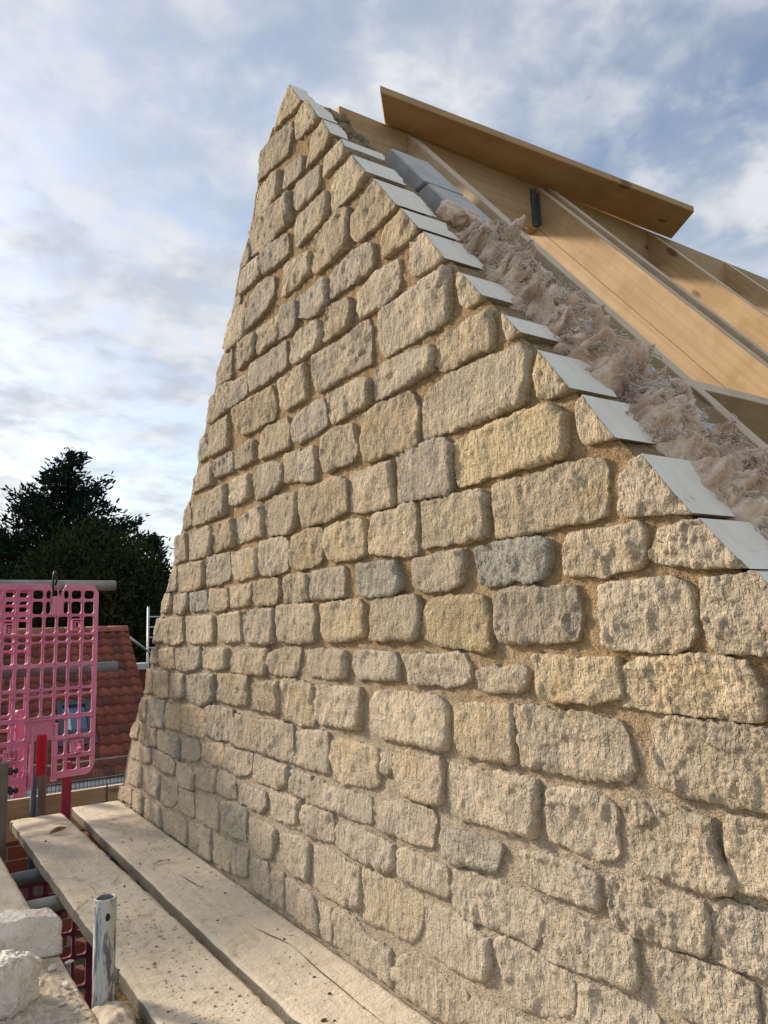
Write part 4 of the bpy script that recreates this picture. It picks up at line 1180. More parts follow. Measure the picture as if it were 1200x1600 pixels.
E3 = px_at_z(8, 1508, zb)
facet_stone('stone_lump', 'third pale lump wedged between the other two at the left edge', [
    (E3.x-0.03, E3.y, zb), (E3.x+0.05, E3.y+0.0, zb), (E3.x+0.045, E3.y+0.06, zb+0.05), (E3.x-0.05, E3.y+0.03, zb+0.07), (E3.x-0.08, E3.y+0.06, zb), (E3.x, E3.y+0.08, zb+0.06), (E3.x, E3.y+0.09, zb)], 5, M['rubble'], 4, 0.0075)
for k, (px, py, r) in enumerate(((108, 1503, 0.008), (82, 1512, 0.011), (103, 1538, 0.010), (98, 1568, 0.007), (120, 1580, 0.006), (92, 1555, 0.006), (118, 1548, 0.005))):
    p = px_at_z(px, py, ZF+0.01); o = lump('stone_chip', p, r, M['rubble'], 40+k, None, 2, 0.35, (1.4, 0.8, 0.5), rot=Matrix.Rotation(k*0.9, 3, 'Z'))
    tag(o, 'small stone chip lying in the rubble right of the two pale lumps', 'stone chip', 'chips in the rubble')
# straw, twig and a dry leaf
def stick(label, p, q, r, mat, name='straw', cat='straw', grp='straws on the boards', bend=0.004):
    a = px_at_z(*p, ZF+0.004); b = px_at_z(*q, ZF+0.006); m = (a+b)/2+Vector((bend, 0, 0.004))
    bm = bmesh.new(); add_path(bm, [a, m, b], [r, r*0.9, r*0.6], 6); o = bm_obj(name, bm, mat); tag(o, label, cat, grp)
stick('straw lying on the middle board left of the upright tube top', (118, 1424), (138, 1408), 0.0012, M['straw'])
stick('straw just right of the upright tube mouth', (177, 1382), (185, 1369), 0.0012, M['straw'])
stick('short straw pointing at the tube mouth', (140, 1384), (149, 1396), 0.0010, M['straw'])
stick('straw by the splintered edge left of the tube', (112, 1432), (127, 1412), 0.0010, M['straw'])
stick('thin dark twig curled on the board by the wall', (239, 1350), (265, 1343), 0.0014, M['twig'], 'twig', 'twig', None, 0.0)
bm = bmesh.new(); c = px_at_z(91, 1301, ZF+0.006); nn = 10; G = []
for i in range(nn+1):
    u = i/nn; w = 0.022*sin(pi*u)**0.8+0.001; row = []
    for v in (-1, -0.5, 0, 0.5, 1):
        row.append(bm.verts.new((c.x+(u-0.5)*0.075, c.y+v*w+0.01*u, c.z+0.014*abs(v)*sin(pi*u)+0.012*u*u)))
    G.append(row)
for A_, B_ in zip(G, G[1:]):
    for k in range(4): bm.faces.new((A_[k], B_[k], B_[k+1], A_[k+1])).smooth = True
add_path(bm, [(c.x+0.037, c.y+0.01, c.z+0.012), (c.x+0.055, c.y+0.02, c.z+0.022)], 0.0008, 5)
tag(bm_obj('dry_leaf', bm, M['leaf_dry']), 'curled dry brown leaf on the far end of the middle board', 'leaf')

# ------------------------------------------------------------------ upright tube
def hollow_tube(name, p0, p1, ro, ri, mat, mat_in, label, cat, seg=32, group=None):
    p0, p1 = Vector(p0), Vector(p1); d = (p1-p0).normalized(); a = d.orthogonal().normalized(); b = d.cross(a); L = (p1-p0).length
    V = []; F = []; mi = []; sm = []
    def ring(z, r):
        s = len(V)
        for k in range(seg):
            V.append(a*cos(2*pi*k/seg)*r+b*sin(2*pi*k/seg)*r+d*z)
        return s
    R = [ring(0, ro), ring(L-0.001, ro), ring(L, ro-0.0008), ring(L, ri+0.0008), ring(L-0.001, ri), ring(max(0, L-0.4), ri)]
    for q, (A, B) in enumerate(zip(R, R[1:])):
        for k in range(seg):
            F.append((A+k, A+(k+1) % seg, B+(k+1) % seg, B+k)); mi.append(1 if q >= 4 else 0); sm.append(q in (0, 4))
    # rotate into local frame so the material runs along the tube
    o = mesh_obj(name, V, F, [mat, mat_in], None, sm, mi, p0); return tag(o, label, cat, group)
pt = on(165, 1402, 0, 0.420)
pole = hollow_tube('upright_tube', (pt.x-0.004, pt.y-0.008, ZF-1.3), (pt.x, pt.y, pt.z), 0.02415, 0.0195, M['galv'], M['tube_dark'], 'galvanised upright scaffold tube with open top between the boards', 'tube')
def patch(name, p, w, h, parent, mat):          # paint loss / drilled slot on the tube face, wrapped on the curve
    V = []; F = []; cx, cy = pt.x, pt.y
    toc = Vector((-cx, -cy, 0)).normalized(); a0 = atan2(toc.y, toc.x); n = 20; r = 0.02415
    cen = len(V); V.append((cos(a0+p[0])*(r+0.0006), sin(a0+p[0])*(r+0.0006), p[1]))
    for k in range(n):
        t = 2*pi*k/n; rr = 1+0.25*fb((cos(t)*2, sin(t)*2, p[1]*30), 0.8, 3)
        a = a0+p[0]+w*cos(t)*rr/r; V.append((cos(a)*(r+0.0005), sin(a)*(r+0.0005), p[1]+h*sin(t)*rr))
    for k in range(n): F.append((cen, 1+k, 1+(k+1) % n))
    o = mesh_obj(name, V, F, mat, None); o.location = Vector((cx, cy, 0)); o.parent = parent; o.matrix_parent_inverse = Matrix.Translation(-parent.location)
patch('paint_chip', (0.25, pt.z-0.036), 0.0055, 0.009, pole, M['black'])
patch('slot', (0.10, pt.z-0.175), 0.003, 0.014, pole, M['steel_dark'])
patch('slot', (0.10, pt.z-0.164), 0.0036, 0.004, pole, M['steel_dark'])
# split timber hanging under the middle board by the tube
V = []; F = []; nx_, nz_ = 40, 26
for j in range(nz_+1):
    for i in range(nx_+1):
        y = 1.62+0.55*i/nx_; top = ZF-0.040; dep = 0.135+0.03*fb((y, 1, 2), 0.07, 4)-0.10*max(0, (y-2.02)/0.15)
        z = top-dep*j/nz_; V.append((0.474-0.019*(y-1.5)+0.006*fb((y*2.0, z*0.5, 3), 0.03, 4)+0.012*(j/nz_)*0.5, y, z))
nf = len(V)
for j in range(nz_+1):
    for i in range(nx_+1): v = V[j*(nx_+1)+i]; V.append((v[0]+0.03, v[1], v[2]))
for j in range(nz_):
    for i in range(nx_):
        a = j*(nx_+1)+i; F.append((a, a+1, a+nx_+2, a+nx_+1)); F.append((nf+a, nf+a+nx_+1, nf+a+nx_+2, nf+a+1))
for i in range(nx_): a = nz_*(nx_+1)+i; F.append((a, a+1, nf+a+1, nf+a)); F.append((i, nf+i, nf+i+1, i+1))
for j in range(nz_):
    a = j*(nx_+1); F.append((a, a+nx_+1, nf+a+nx_+1, nf+a)); a += nx_; F.append((a, nf+a, nf+a+nx_+1, a+nx_+1))
tag(mesh_obj('split_timber', V, F, M['split'], None, False), 'split brown timber packed under the middle board behind the upright tube', 'timber')

# ------------------------------------------------------------------ guard rails, posts and transoms
def tube_thing(name, label, p0, p1, r=0.02415, mat='tube', group=None, cat='tube'):
    return hollow_tube(name, p0, p1, r, r*0.82, M[mat], M['tube_dark'], label, cat, 20, group)
g1 = on(180, 915, 1, 3.93); g0 = on(0, 915, 1, 3.93)
tube_thing('guard_rail', 'pale upper guard rail tube above the pink barrier', (g1.x-2.2, 3.93-0.02, g0.z+ (g0.z-g1.z)*0.0), (g1.x, 3.93, g1.z), 0.026, 'tube', 'guard rails')
g2 = on(183, 1041, 1, 3.97)
tube_thing('guard_rail', 'dark lower guard rail tube behind the pink barrier', (g2.x-2.2, 3.95, g2.z), (g2.x, 3.97, g2.z), 0.026, 'tube_dark', 'guard rails')
for k, (px, py) in enumerate(((42, 1371), (78, 1413))):
    p = px_at_z(px, py, ZF-0.038-0.025)
    tube_thing('transom_tube', ('dark transom tube seen far down in the gap between the boards', 'grey transom tube in the gap nearer the upright tube')[k], (D-0.02, p.y, p.z), (-0.9, p.y, p.z), 0.0242, ('tube_dark', 'tube')[k], 'transom tubes under the boards')
# weathered post with coupler bolts at the left edge
pw = on(12, 1250, 1, 3.50)
post = empty('timber_post', (pw.x-0.05, 3.5, ZF-1)); tag(post, 'weathered grey timber post with rusty bolts at the left edge', 'post')
bm = bmesh.new(); zt = on(8, 1192, 1, 3.5).z; add_box(bm, (pw.x-0.10, 3.5, ZF-1.0), (pw.x, 3.56, zt)); bevel(bm, 0.004)
adopt(bm_obj('shaft', bm, M['weathered']), post)
for py in (1206, 1237):
    q = on(12, py, 1, 3.52); bm = bmesh.new(); add_tube(bm, (q.x-0.02, 3.52, q.z), (q.x+0.04, 3.52, q.z), 0.007, seg=10); add_tube(bm, (q.x+0.004, 3.52, q.z), (q.x+0.018, 3.52, q.z), 0.017, seg=6); add_tube(bm, (q.x+0.026, 3.52, q.z), (q.x+0.036, 3.52, q.z), 0.013, seg=6)
    adopt(bm_obj('bolt', bm, M['steel_dark']), post)
# end of the lift: toe board, mesh guard, posts
yt = 4.35
a = on(14, 1242, 1, yt); b = on(190, 1236, 1, yt)
timber('toe_board', (a.x-0.9, yt, on(100, 1240, 1, yt).z), (1.25, yt, on(100, 1237, 1, yt).z), 0.034, 0.20, M['toe'], Vector((0, 0, 1)), 'brown toe board across the far end of the deck', 'plank')
bm = bmesh.new(); add_box(bm, (on(166, 1240, 1, yt-0.019).x, yt-0.022, a.z-0.19), (on(168, 1240, 1, yt-0.019).x, yt-0.018, a.z-0.005)); 
o = bm_obj('toe_board_seam', bm, M['twig']); tag(o, 'dark butt joint strip on the toe board near the wall', 'joint')
guard = empty('mesh_guard', (0.6, 4.6, -1.0)); tag(guard, 'black wire mesh guard panel standing behind the toe board', 'mesh guard')
ym = 4.62; zt = on(100, 1196, 1, ym).z; zb_ = on(100, 1262, 1, ym).z; x0 = -0.4; x1 = 1.35
bm = bmesh.new(); x = x0
while x < x1: add_box(bm, (x-0.0014, ym-0.0014, zb_), (x+0.0014, ym+0.0014, zt)); x += 0.021
z = zb_
while z < zt: add_box(bm, (x0, ym-0.0042, z-0.0014), (x1, ym-0.0016, z+0.0014)); z += 0.024
adopt(bm_obj('wire_grid', bm, M['steel_dark']), guard)
bm = bmesh.new(); add_tube(bm, (x0, ym, zt), (x1, ym, zt+0.01), 0.006, seg=8); add_tube(bm, (x0, ym, zt-0.10), (x1, ym, zt-0.09), 0.004, seg=8); adopt(bm_obj('rim_wire', bm, M['tube']), guard)
def upright(name, label, px, y, w, mat, pya, pyb, square=False):
    t = on(px, pya, 1, y); bt = on(px, pyb, 1, y); bm = bmesh.new()
    if square: add_box(bm, (t.x-w/2, y-w/2, bt.z-0.4), (t.x+w/2, y+w/2, t.z)); bevel(bm, 0.003)
    else: add_tube(bm, (t.x, y, bt.z-0.4), (t.x, y, t.z), w/2, seg=16)
    tag(bm_obj(name, bm, M[mat]), label, 'post')
upright('red_post', 'dark red square post below the pink barrier', 105, 4.10, 0.040, 'pink_rust', 1190, 1262, True)
upright('blue_post', 'thin blue-grey tube below the red reflector', 54, 4.25, 0.030, 'tube_blue', 1195, 1265)
upright('brown_post', 'brown square post right of the red reflector', 69, 4.22, 0.034, 'weathered', 1150, 1265, True)

# ------------------------------------------------------------------ pink plastic barriers
class Panel:
    """a vertical plane: u runs along az, v is height"""
    def __init__(s, p0, az): s.p0 = Vector(p0); s.t = Vector((sin(az), cos(az), 0)); s.n = Vector((s.t.y, -s.t.x, 0))
    def uv(s, px, py):
        d = ray(px, py); k = s.p0.dot(s.n)/d.dot(s.n); p = d*k-s.p0; return p.dot(s.t), p.z
    def P(s, u, v, w=0.0): return s.p0+s.t*u+Vector((0, 0, v))+s.n*w
def grid_panel(pan, cols, rows, U0, U1, V0, V1, skip, th, rad, override=None, cut=0.014):
    """one sheet of plastic with rounded holes (thickened by a solidify modifier); rows given top to bottom"""
    bm = bmesh.new()
    cu = [U0]+[(cols[i][1]+cols[i+1][0])/2 for i in range(len(cols)-1)]+[U1]
    rv = [V1]+[(rows[i][1]+rows[i+1][0])/2 for i in range(len(rows)-1)]+[V0]
    for i, c in enumerate(cols):
        for j, r in enumerate(rows):
            s = skip(i, j)
            if s == 'void': continue
            o = [cu[i], rv[j+1], cu[i+1], rv[j]]; h = [c[0], min(r), c[1], max(r)]
            if override: o, h = override(i, j, o, h)
            if s == 'solid':
                bm.faces.new([bm.verts.new(pan.P(*p)) for p in ((o[0], o[1]), (o[2], o[1]), (o[2], o[3]), (o[0], o[3]))]); continue
            q = min(rad, (h[2]-h[0])*0.45, (h[3]-h[1])*0.45)
            pi_, po = [], []
            for cx, cy, sx, sy, st in ((h[2]-q, h[3]-q, 1, 1, 0), (h[0]+q, h[3]-q, -1, 1, 90), (h[0]+q, h[1]+q, -1, -1, 180), (h[2]-q, h[1]+q, 1, -1, 270)):
                for kk, aa in enumerate((0, 45, 90)):
                    t = radians(st+aa); p = (cx+q*cos(t), cy+q*sin(t)); pi_.append(p)
                    ox = o[2] if sx > 0 else o[0]; oy = o[3] if sy > 0 else o[1]
                    if kk == 1:
                        corner = (ox in (U0, U1) or override and ox not in cu) and (oy in (V0, V1))
                        po.append((ox-sx*cut*0.5, oy-sy*cut*0.5) if corner else (ox, oy))
                    else: po.append((ox, p[1]) if abs(cos(t)) > 0.5 else (p[0], oy))
            n = len(pi_); Fi = [bm.verts.new(pan.P(*p)) for p in pi_]; Fo = [bm.verts.new(pan.P(*p)) for p in po]
            for k in range(n): bm.faces.new((Fo[k], Fo[(k+1) % n], Fi[(k+1) % n], Fi[k]))
    bmesh.ops.remove_doubles(bm, verts=bm.verts, dist=0.0002)
    return bm
def panel_obj(bm, th, parent, pan):
    o = bm_obj('grid_panel', bm, M['pink'])
    mod = o.modifiers.new('thickness', 'SOLIDIFY'); mod.thickness = th; mod.offset = 0
    b = o.modifiers.new('soft edge', 'BEVEL'); b.width = 0.002; b.segments = 1; b.limit_method = 'ANGLE'
    return adopt(o, parent)
def pbox(bm, pan, u0, u1, v0, v1, w0, w1):
    v = [bm.verts.new(pan.P(u, vv, w)) for (u, vv, w) in ((u0, v0, w0), (u1, v0, w0), (u1, v1, w0), (u0, v1, w0), (u0, v0, w1), (u1, v0, w1), (u1, v1, w1), (u0, v1, w1))]
    for f in ((3, 2, 1, 0), (4, 5, 6, 7), (0, 1, 5, 4), (1, 2, 6, 5), (2, 3, 7, 6), (3, 0, 4, 7)): bm.faces.new([v[i] for i in f])

pr = on(152, 1000, 1, 3.86)
pan = Panel((pr.x, pr.y, 0), radians(80))
U = lambda px, py=1010: pan.uv(px, py)[0]
Vv = lambda py, px=135: pan.uv(px, py)[1]
pxc = [(5, 22), (27, 44), (48, 65), (69, 85), (89, 105), (109, 125), (129, 145)]
pxr = [(923, 936), (940, 959), (963, 988), (992, 1000), (1003, 1033), (1039, 1071), (1075, 1081), (1084, 1113), (1119, 1145), (1152, 1174), (1179, 1199)]
cols = [(U(a), U(b)) for a, b in pxc]; rows = [(Vv(a), Vv(b)) for a, b in pxr]
pitch = cols[1][0]-cols[0][0]
cols = [(cols[0][0]-pitch*k, cols[0][1]-pitch*k) for k in range(14, 0, -1)]+cols
nc = len(cols); i48 = nc-5; i69 = nc-4
def skip(i, j):
    if j >= 8 and i in (i48, i69): return 'solid' if j == 8 else 'void'
    return None
U0 = cols[0][0]-0.02; U1 = 0.0; V1 = Vv(914); V0 = Vv(1209)
bar = empty('pink_barrier', (pr.x-0.5, pr.y-0.1, V0)); tag(bar, 'pink plastic barrier panel with grid holes tied to the upper guard rail', 'barrier', 'pink barriers')
def notch(i, j, o, h):
    if i == i69 and j < 2: h[2] = U(77); o[2] = U(81) if j == 0 else o[2]
    if i == i69+1 and j < 2: h[0] = U(97); o[0] = U(93) if j == 0 else o[0]
    return o, h
bm = grid_panel(pan, cols, rows, U0, U1, V0, V1, skip, 0.022, 0.011, notch, 0.03)
panel_obj(bm, 0.014, bar, pan)
bm = bmesh.new()      # raised ribs and edge beads
for pa_, pb_ in ((990, 998), (1117, 1131), (1148, 1163), (1178, 1192)):
    ua = U(2) if pa_ < 1140 else U(88); va = Vv(pa_+ (0 if pa_ < 1140 else 0)); pbox(bm, pan, ua if pa_ > 1140 else U0, U(149), va-0.003, va+0.003, 0.007, 0.020)
for c0, c1 in zip(cols, cols[1:]):
    m = (c0[1]+c1[0])/2; pbox(bm, pan, m-0.0018, m+0.0018, Vv(1112), V1-0.02, 0.007, 0.013)
adopt(bm_obj('rib', bm, M['pink']), bar)
for (px, py) in ((117, 976), (117, 1164), (14, 984), (14, 1180)):
    u, v = pan.uv(px, py); bm = bmesh.new(); s = 0.028; t = 0.007
    pbox(bm, pan, u-s, u+s, v+s-t, v+s, 0.011, 0.040); pbox(bm, pan, u-s, u+s, v-s, v-s+t, 0.011, 0.040); pbox(bm, pan, u-s, u-s+t, v-s+t, v+s-t, 0.011, 0.038); pbox(bm, pan, u+s-t, u+s, v-s+t, v+s-t, 0.011, 0.038)
    w_ = 0.015
    pbox(bm, pan, u-w_, u+w_, v+w_-0.004, v+w_, 0.013, 0.044); pbox(bm, pan, u-w_, u+w_, v-w_, v-w_+0.004, 0.013, 0.044); pbox(bm, pan, u-w_, u-w_+0.004, v-w_+0.004, v+w_-0.004, 0.013, 0.043); pbox(bm, pan, u+w_-0.004, u+w_, v-w_+0.004, v+w_-0.004, 0.013, 0.043)
    adopt(bm_obj('clip', bm, M['pink']), bar)
u, v = pan.uv(87, 947); bm = bmesh.new(); pbox(bm, pan, u-0.022, u+0.022, v-0.045, v+0.045, 0.011, 0.030); pbox(bm, pan, u-0.006, u+0.006, v-0.05, v+0.055, 0.030, 0.036); bevel(bm, 0.003); adopt(bm_obj('hinge_block', bm, M['pink']), bar)
# leg slot frame and its red reflector
bm = bmesh.new(); pbox(bm, pan, U(46, 1180), U(51, 1180), V0-0.03, Vv(1125), -0.012, 0.014); pbox(bm, pan, U(82, 1180), U(88, 1180), V0-0.01, Vv(1125), -0.012, 0.014); adopt(bm_obj('leg', bm, M['pink']), bar)
ul, vb = pan.uv(55, 1213); ur, vt = pan.uv(72, 1147); bm = bmesh.new(); pbox(bm, pan, ul, ur, vb, vt, -0.004, 0.018); bevel(bm, 0.006, 2)
n = 16
for k in range(n):
    vv = vb+(vt-vb)*(k+0.7)/(n+0.4); pbox(bm, pan, ul+0.004, ur-0.004, vv-0.002, vv+0.002, 0.0185, 0.0205)
adopt(bm_obj('reflector', bm, M['red']), bar)
# second barrier overlapping behind, its near end tilted and broken at the foot
p2 = on(46, 1000, 1, 3.98); pan2 = Panel((p2.x, p2.y, 0), radians(72))
cw, gp = 0.052, 0.015
cols2 = [(-(k+1)*(cw+gp), -(k+1)*(cw+gp)+cw) for k in range(12)][::-1]
rows2 = []; v = pan2.uv(20, 926)[1]
for hh in (0.022, 0.022, 0.022, 0.022, 0.06, 0.06, 0.06, 0.10, 0.10, 0.05, 0.10, 0.08): rows2.append((v, v-hh)); v -= hh+0.013
bar2 = empty('pink_barrier', (p2.x-0.4, p2.y, v)); tag(bar2, 'second pink barrier overlapping behind the first at the left edge', 'barrier', 'pink barriers')
bm = grid_panel(pan2, cols2, rows2, cols2[0][0]-0.03, 0.0, v-0.02, rows2[0][0]+0.03, lambda i, j: None, 0.022, 0.010)
panel_obj(bm, 0.014, bar2, pan2)
bm = bmesh.new(); pbox(bm, pan2, -0.05, 0.008, v-0.10, v+0.30, -0.02, 0.013); bevel(bm, 0.006); adopt(bm_obj('end_post', bm, M['pink']), bar2)
bm = bmesh.new(); q0 = on(27, 1232, 1, 3.86); q1 = on(47, 1205, 1, 3.86); q2 = on(28, 1205, 1, 3.86)
T = [Vector(q0), Vector(q1), Vector(q2)]; A_ = [bm.verts.new(p) for p in T]; B_ = [bm.verts.new(p+Vector((0, 0.02, 0))) for p in T]
bm.faces.new(A_); bm.faces.new(B_[::-1])
for k in range(3): bm.faces.new((A_[k], B_[k], B_[(k+1) % 3], A_[(k+1) % 3]))
bmesh.ops.recalc_face_normals(bm, faces=bm.faces); adopt(bm_obj('broken_foot', bm, M['pink']), bar2)
# lower barrier seen in the gap below the deck
p3 = on(140, 1450, 1, 3.30); pan3 = Panel((p3.x, p3.y, 0), radians(92))
cw, gp = 0.042, 0.012; cols3 = [(-(k+1)*(cw+gp), -(k+1)*(cw+gp)+cw) for k in range(14)][::-1]; rows3 = []; v = pan3.uv(70, 1381)[1]
for hh in (0.04, 0.05, 0.08, 0.08, 0.10, 0.10, 0.10, 0.10): rows3.append((v, v-hh)); v -= hh+0.012
bar3 = empty('pink_barrier', (p3.x-0.4, p3.y, v)); tag(bar3, 'shaded pink barrier below the deck seen through the gap between boards', 'barrier', 'pink barriers')
bm = grid_panel(pan3, cols3, rows3, cols3[0][0]-0.03, 0.03, v-0.02, rows3[0][0]+0.02, lambda i, j: None, 0.020, 0.010); panel_obj(bm, 0.02, bar3, pan3).data.materials[0] = M['pink_shade']
# cable tie over the guard rail
k0 = pan.P(*pan.uv(86, 935), 0.006); bm = bmesh.new(); pts = []
for k in range(15):
    t = pi*k/14; pts.append(Vector((k0.x-0.012*cos(t), k0.y+0.005+0.05*(1-cos(t))/2, g1.z+0.024+0.038*sin(t))))
pts = [Vector((pts[0].x, k0.y-0.005, k0.z))]+pts+[Vector((pts[-1].x, 3.97, k0.z+0.02))]
add_path(bm, pts, 0.0045, 8); tag(bm_obj('cable_tie', bm, M['black']), 'black cable tie looped over the upper guard rail holding the barrier', 'cable tie')

# ------------------------------------------------------------------ brick wall far below in the gap
bw = empty('brick_wall', (0.2, 4.9, GROUND)); tag(bw, 'shaded red brick wall low down behind the gap in the boards', 'wall')
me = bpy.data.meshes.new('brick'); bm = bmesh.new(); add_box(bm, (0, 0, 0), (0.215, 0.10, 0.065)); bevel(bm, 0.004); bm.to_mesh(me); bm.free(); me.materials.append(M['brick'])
zz = -2.35; r = 0
while zz < -1.12:
    xx = -0.9-(0.1125 if r % 2 else 0)
    while xx < 0.85:
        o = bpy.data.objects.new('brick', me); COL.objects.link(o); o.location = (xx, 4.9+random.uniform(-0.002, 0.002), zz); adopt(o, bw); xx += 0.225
    zz += 0.075; r += 1
bm = bmesh.new(); add_box(bm, (-0.95, 4.908, GROUND), (0.94, 5.0, -1.12)); adopt(bm_obj('joint_mortar', bm, M['brick_joint']), bw)

# ------------------------------------------------------------------ tiled house
YR, YE = 17.0, 14.25
XR = on(199, 977, 1, YR).x
zr = (on(199, 979, 1, YR).z+on(27, 986, 1, YR).z)/2-0.02
ze = on(150, 1213, 1, YE).z
house = empty('tiled_house', (XR-4, YR, GROUND)); tag(house, 'house with red clay tiled roof and dark roof window behind the pink barrier', 'house')
slope = Vector((0, YR-YE, zr-ze)); SLN = slope.length; sd = slope.normalized(); sn = Vector((0, -sd.z, sd.y))
XL = XR-7.5
bm = bmesh.new()
th = 0.12
V = [(XL, YE, ze), (XR-0.02, YE, ze), (XR-0.02, YR, zr), (XL, YR, zr), (XR-0.02, 2*YR-YE, ze), (XL, 2*YR-YE, ze)]
A_ = [bm.verts.new(Vector(v)-Vector((0, 0, 0.03))) for v in V]; B_ = [bm.verts.new(Vector(v)-Vector((0, 0, 0.18))) for v in V]
bm.faces.new((A_[0], A_[1], A_[2], A_[3])); bm.faces.new((A_[3], A_[2], A_[4], A_[5])); bm.faces.new((B_[3], B_[2], B_[1], B_[0])); bm.faces.new((B_[5], B_[4], B_[2], B_[3]))
for i, j in ((0, 1), (1, 2), (2, 4), (4, 5), (5, 3), (3, 0)): bm.faces.new((A_[i], B_[i], B_[j], A_[j]))
bmesh.ops.recalc_face_normals(bm, faces=bm.faces)
roof = bm_obj('roof', bm, M['tile']); adopt(roof, house)
bm = bmesh.new(); add_box(bm, (XL+0.3, YE+0.35, GROUND), (XR-0.25, 2*YR-YE-0.35, ze-0.05))
v = [bm.verts.new(p) for p in ((XR-0.25, YE+0.35, ze-0.05), (XR-0.25, 2*YR-YE-0.35, ze-0.05), (XR-0.25, YR, zr-0.3))]; bm.faces.new(v)
v = [bm.verts.new(p) for p in ((XL+0.3, YE+0.35, ze-0.05), (XL+0.3, 2*YR-YE-0.35, ze-0.05), (XL+0.3, YR, zr-0.3))]; bm.faces.new(v[::-1])
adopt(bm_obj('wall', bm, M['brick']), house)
TW, NROW = 0.208, 16; GA = SLN/NROW
def tile_profile():
    pts = []
    for k in range(11):
        f = k/10; pts.append((f*TW*1.04, 0.026*sin(2*pi*(f-0.10))+0.006*(f > 0.9)))
    return pts
prof = tile_profile()
def tile_geo(V, F, o):
    b = len(V); LN = GA*1.12
    for (s, dz) in ((0.0, 0.060), (LN, 0.006)):
        for (x, h) in prof: V.append(o+Vector((x, 0, 0))+sd*s+sn*(h+dz))
    n = len(prof)
    for (x, h) in prof: V.append(o+Vector((x, 0, 0))+sn*(h+0.008))
    for i in range(n-1):
        F.append((b+i, b+i+1, b+n+i+1, b+n+i)); F.append((b+2*n+i, b+2*n+i+1, b+i+1, b+i))
Vt, Ft = [], []; tile_geo(Vt, Ft, Vector((0, 0, 0)))
tme = bpy.data.meshes.new('roof_tile'); tme.from_pydata([tuple(v) for v in Vt], [], Ft); tme.materials.append(M['tile']); tme.polygons.foreach_set('use_smooth', [True]*len(Ft)); tme.update()
Vs, Fs = [], []
NC = 15
base = Vector((0, YE, ze-0.03))
ncol = int((XR-XL)/TW)
for r in range(NROW):
    for cidx in range(ncol):
        p = base+sd*(GA*r-0.03)+Vector((XR-TW*(cidx+1), 0, 0))
        p += Vector((random.uniform(-0.003, 0.003), 0, random.uniform(-0.002, 0.002)))
        if cidx < NC:
            o = bpy.data.objects.new('roof_tile', tme); COL.objects.link(o); o.location = p-house.location
            o.parent = roof; o.matrix_parent_inverse = Matrix.Identity(4); o.location = p
        else: tile_geo(Vs, Fs, p)
o = mesh_obj('roof_tile_field', Vs, Fs, M['tile'], None, True); o['kind'] = 'stuff'; o.parent = roof
# ridge tiles
x = XR
while x > XL:
    bm = bmesh.new(); L = 0.44
    rings = []
    for xx in (x-0.004, x-L+0.004):
        rings.append([bm.verts.new((xx, YR+0.13*cos(pi*k/8), zr-0.06+0.12*sin(pi*k/8))) for k in range(9)])
    for k in range(8): bm.faces.new((rings[0][k], rings[0][k+1], rings[1][k+1], rings[1][k])).smooth = True
    bm.faces.new(rings[0][::-1]); bm.faces.new(rings[1])
    bmesh.ops.recalc_face_normals(bm, faces=bm.faces)
    o = bm_obj('ridge_tile', bm, M['ridge_tile']); o.parent = roof; x -= L
# gutter
bm = bmesh.new(); add_box(bm, (XL, YE-0.12, ze-0.17), (XR, YE-0.02, ze-0.06)); bevel(bm, 0.01); adopt(bm_obj('gutter', bm, M['gutter']), house)
# roof window
def roof_pt(px, py):
    d = ray(px, py); n = sn; k = (Vector((0, YE, ze)).dot(n)+0.035)/d.dot(n); return d*k
w0 = roof_pt(93, 1153); w1 = roof_pt(139, 1098)
uu0, uu1 = w0.x, w1.x; s0 = (w0-Vector((0, YE, ze))).dot(sd); s1 = (w1-Vector((0, YE, ze))).dot(sd)
def rp(x, s, h): return Vector((x, YE, ze))+sd*s+sn*h
win = bmesh.new()
def rbox(bm, xa, xb, sa, sb, ha, hb):
    v = [bm.verts.new(rp(x, s, h)) for (x, s, h) in ((xa, sa, ha), (xb, sa, ha), (xb, sb, ha), (xa, sb, ha), (xa, sa, hb), (xb, sa, hb), (xb, sb, hb), (xa, sb, hb))]
    for f in ((3, 2, 1, 0), (4, 5, 6, 7), (0, 1, 5, 4), (1, 2, 6, 5), (2, 3, 7, 6), (3, 0, 4, 7)): bm.faces.new([v[i] for i in f])
fw = 0.10
rbox(win, uu0, uu0+fw, s0, s1, -0.03, 0.12); rbox(win, uu1-fw, uu1, s0, s1, -0.03, 0.12); rbox(win, uu0+fw, uu1-fw, s1-fw, s1, -0.03, 0.13); rbox(win, uu0+fw, uu1-fw, s0, s0+fw, -0.03, 0.11)
rbox(win, uu0-0.03, uu1+0.03, s0-0.22, s0-0.004, -0.03, 0.065)
wo = bm_obj('roof_window', win, M['frame_grey']); adopt(wo, house)
bm = bmesh.new(); rbox(bm, uu0+fw+0.002, uu1-fw-0.002, s0+fw+0.002, s1-fw-0.002, 0.05, 0.075); g = bm_obj('pane', bm, M['glass']); g.parent = wo; g.matrix_parent_inverse = Matrix.Translation(-house.location).inverted() @ Matrix.Translation(-house.location)
bm = bmesh.new(); rbox(bm, uu0+fw+0.05, uu0+fw+0.11, s0+fw, s1-fw, 0.077, 0.10); g = bm_obj('sash', bm, M['gutter']); g.parent = wo

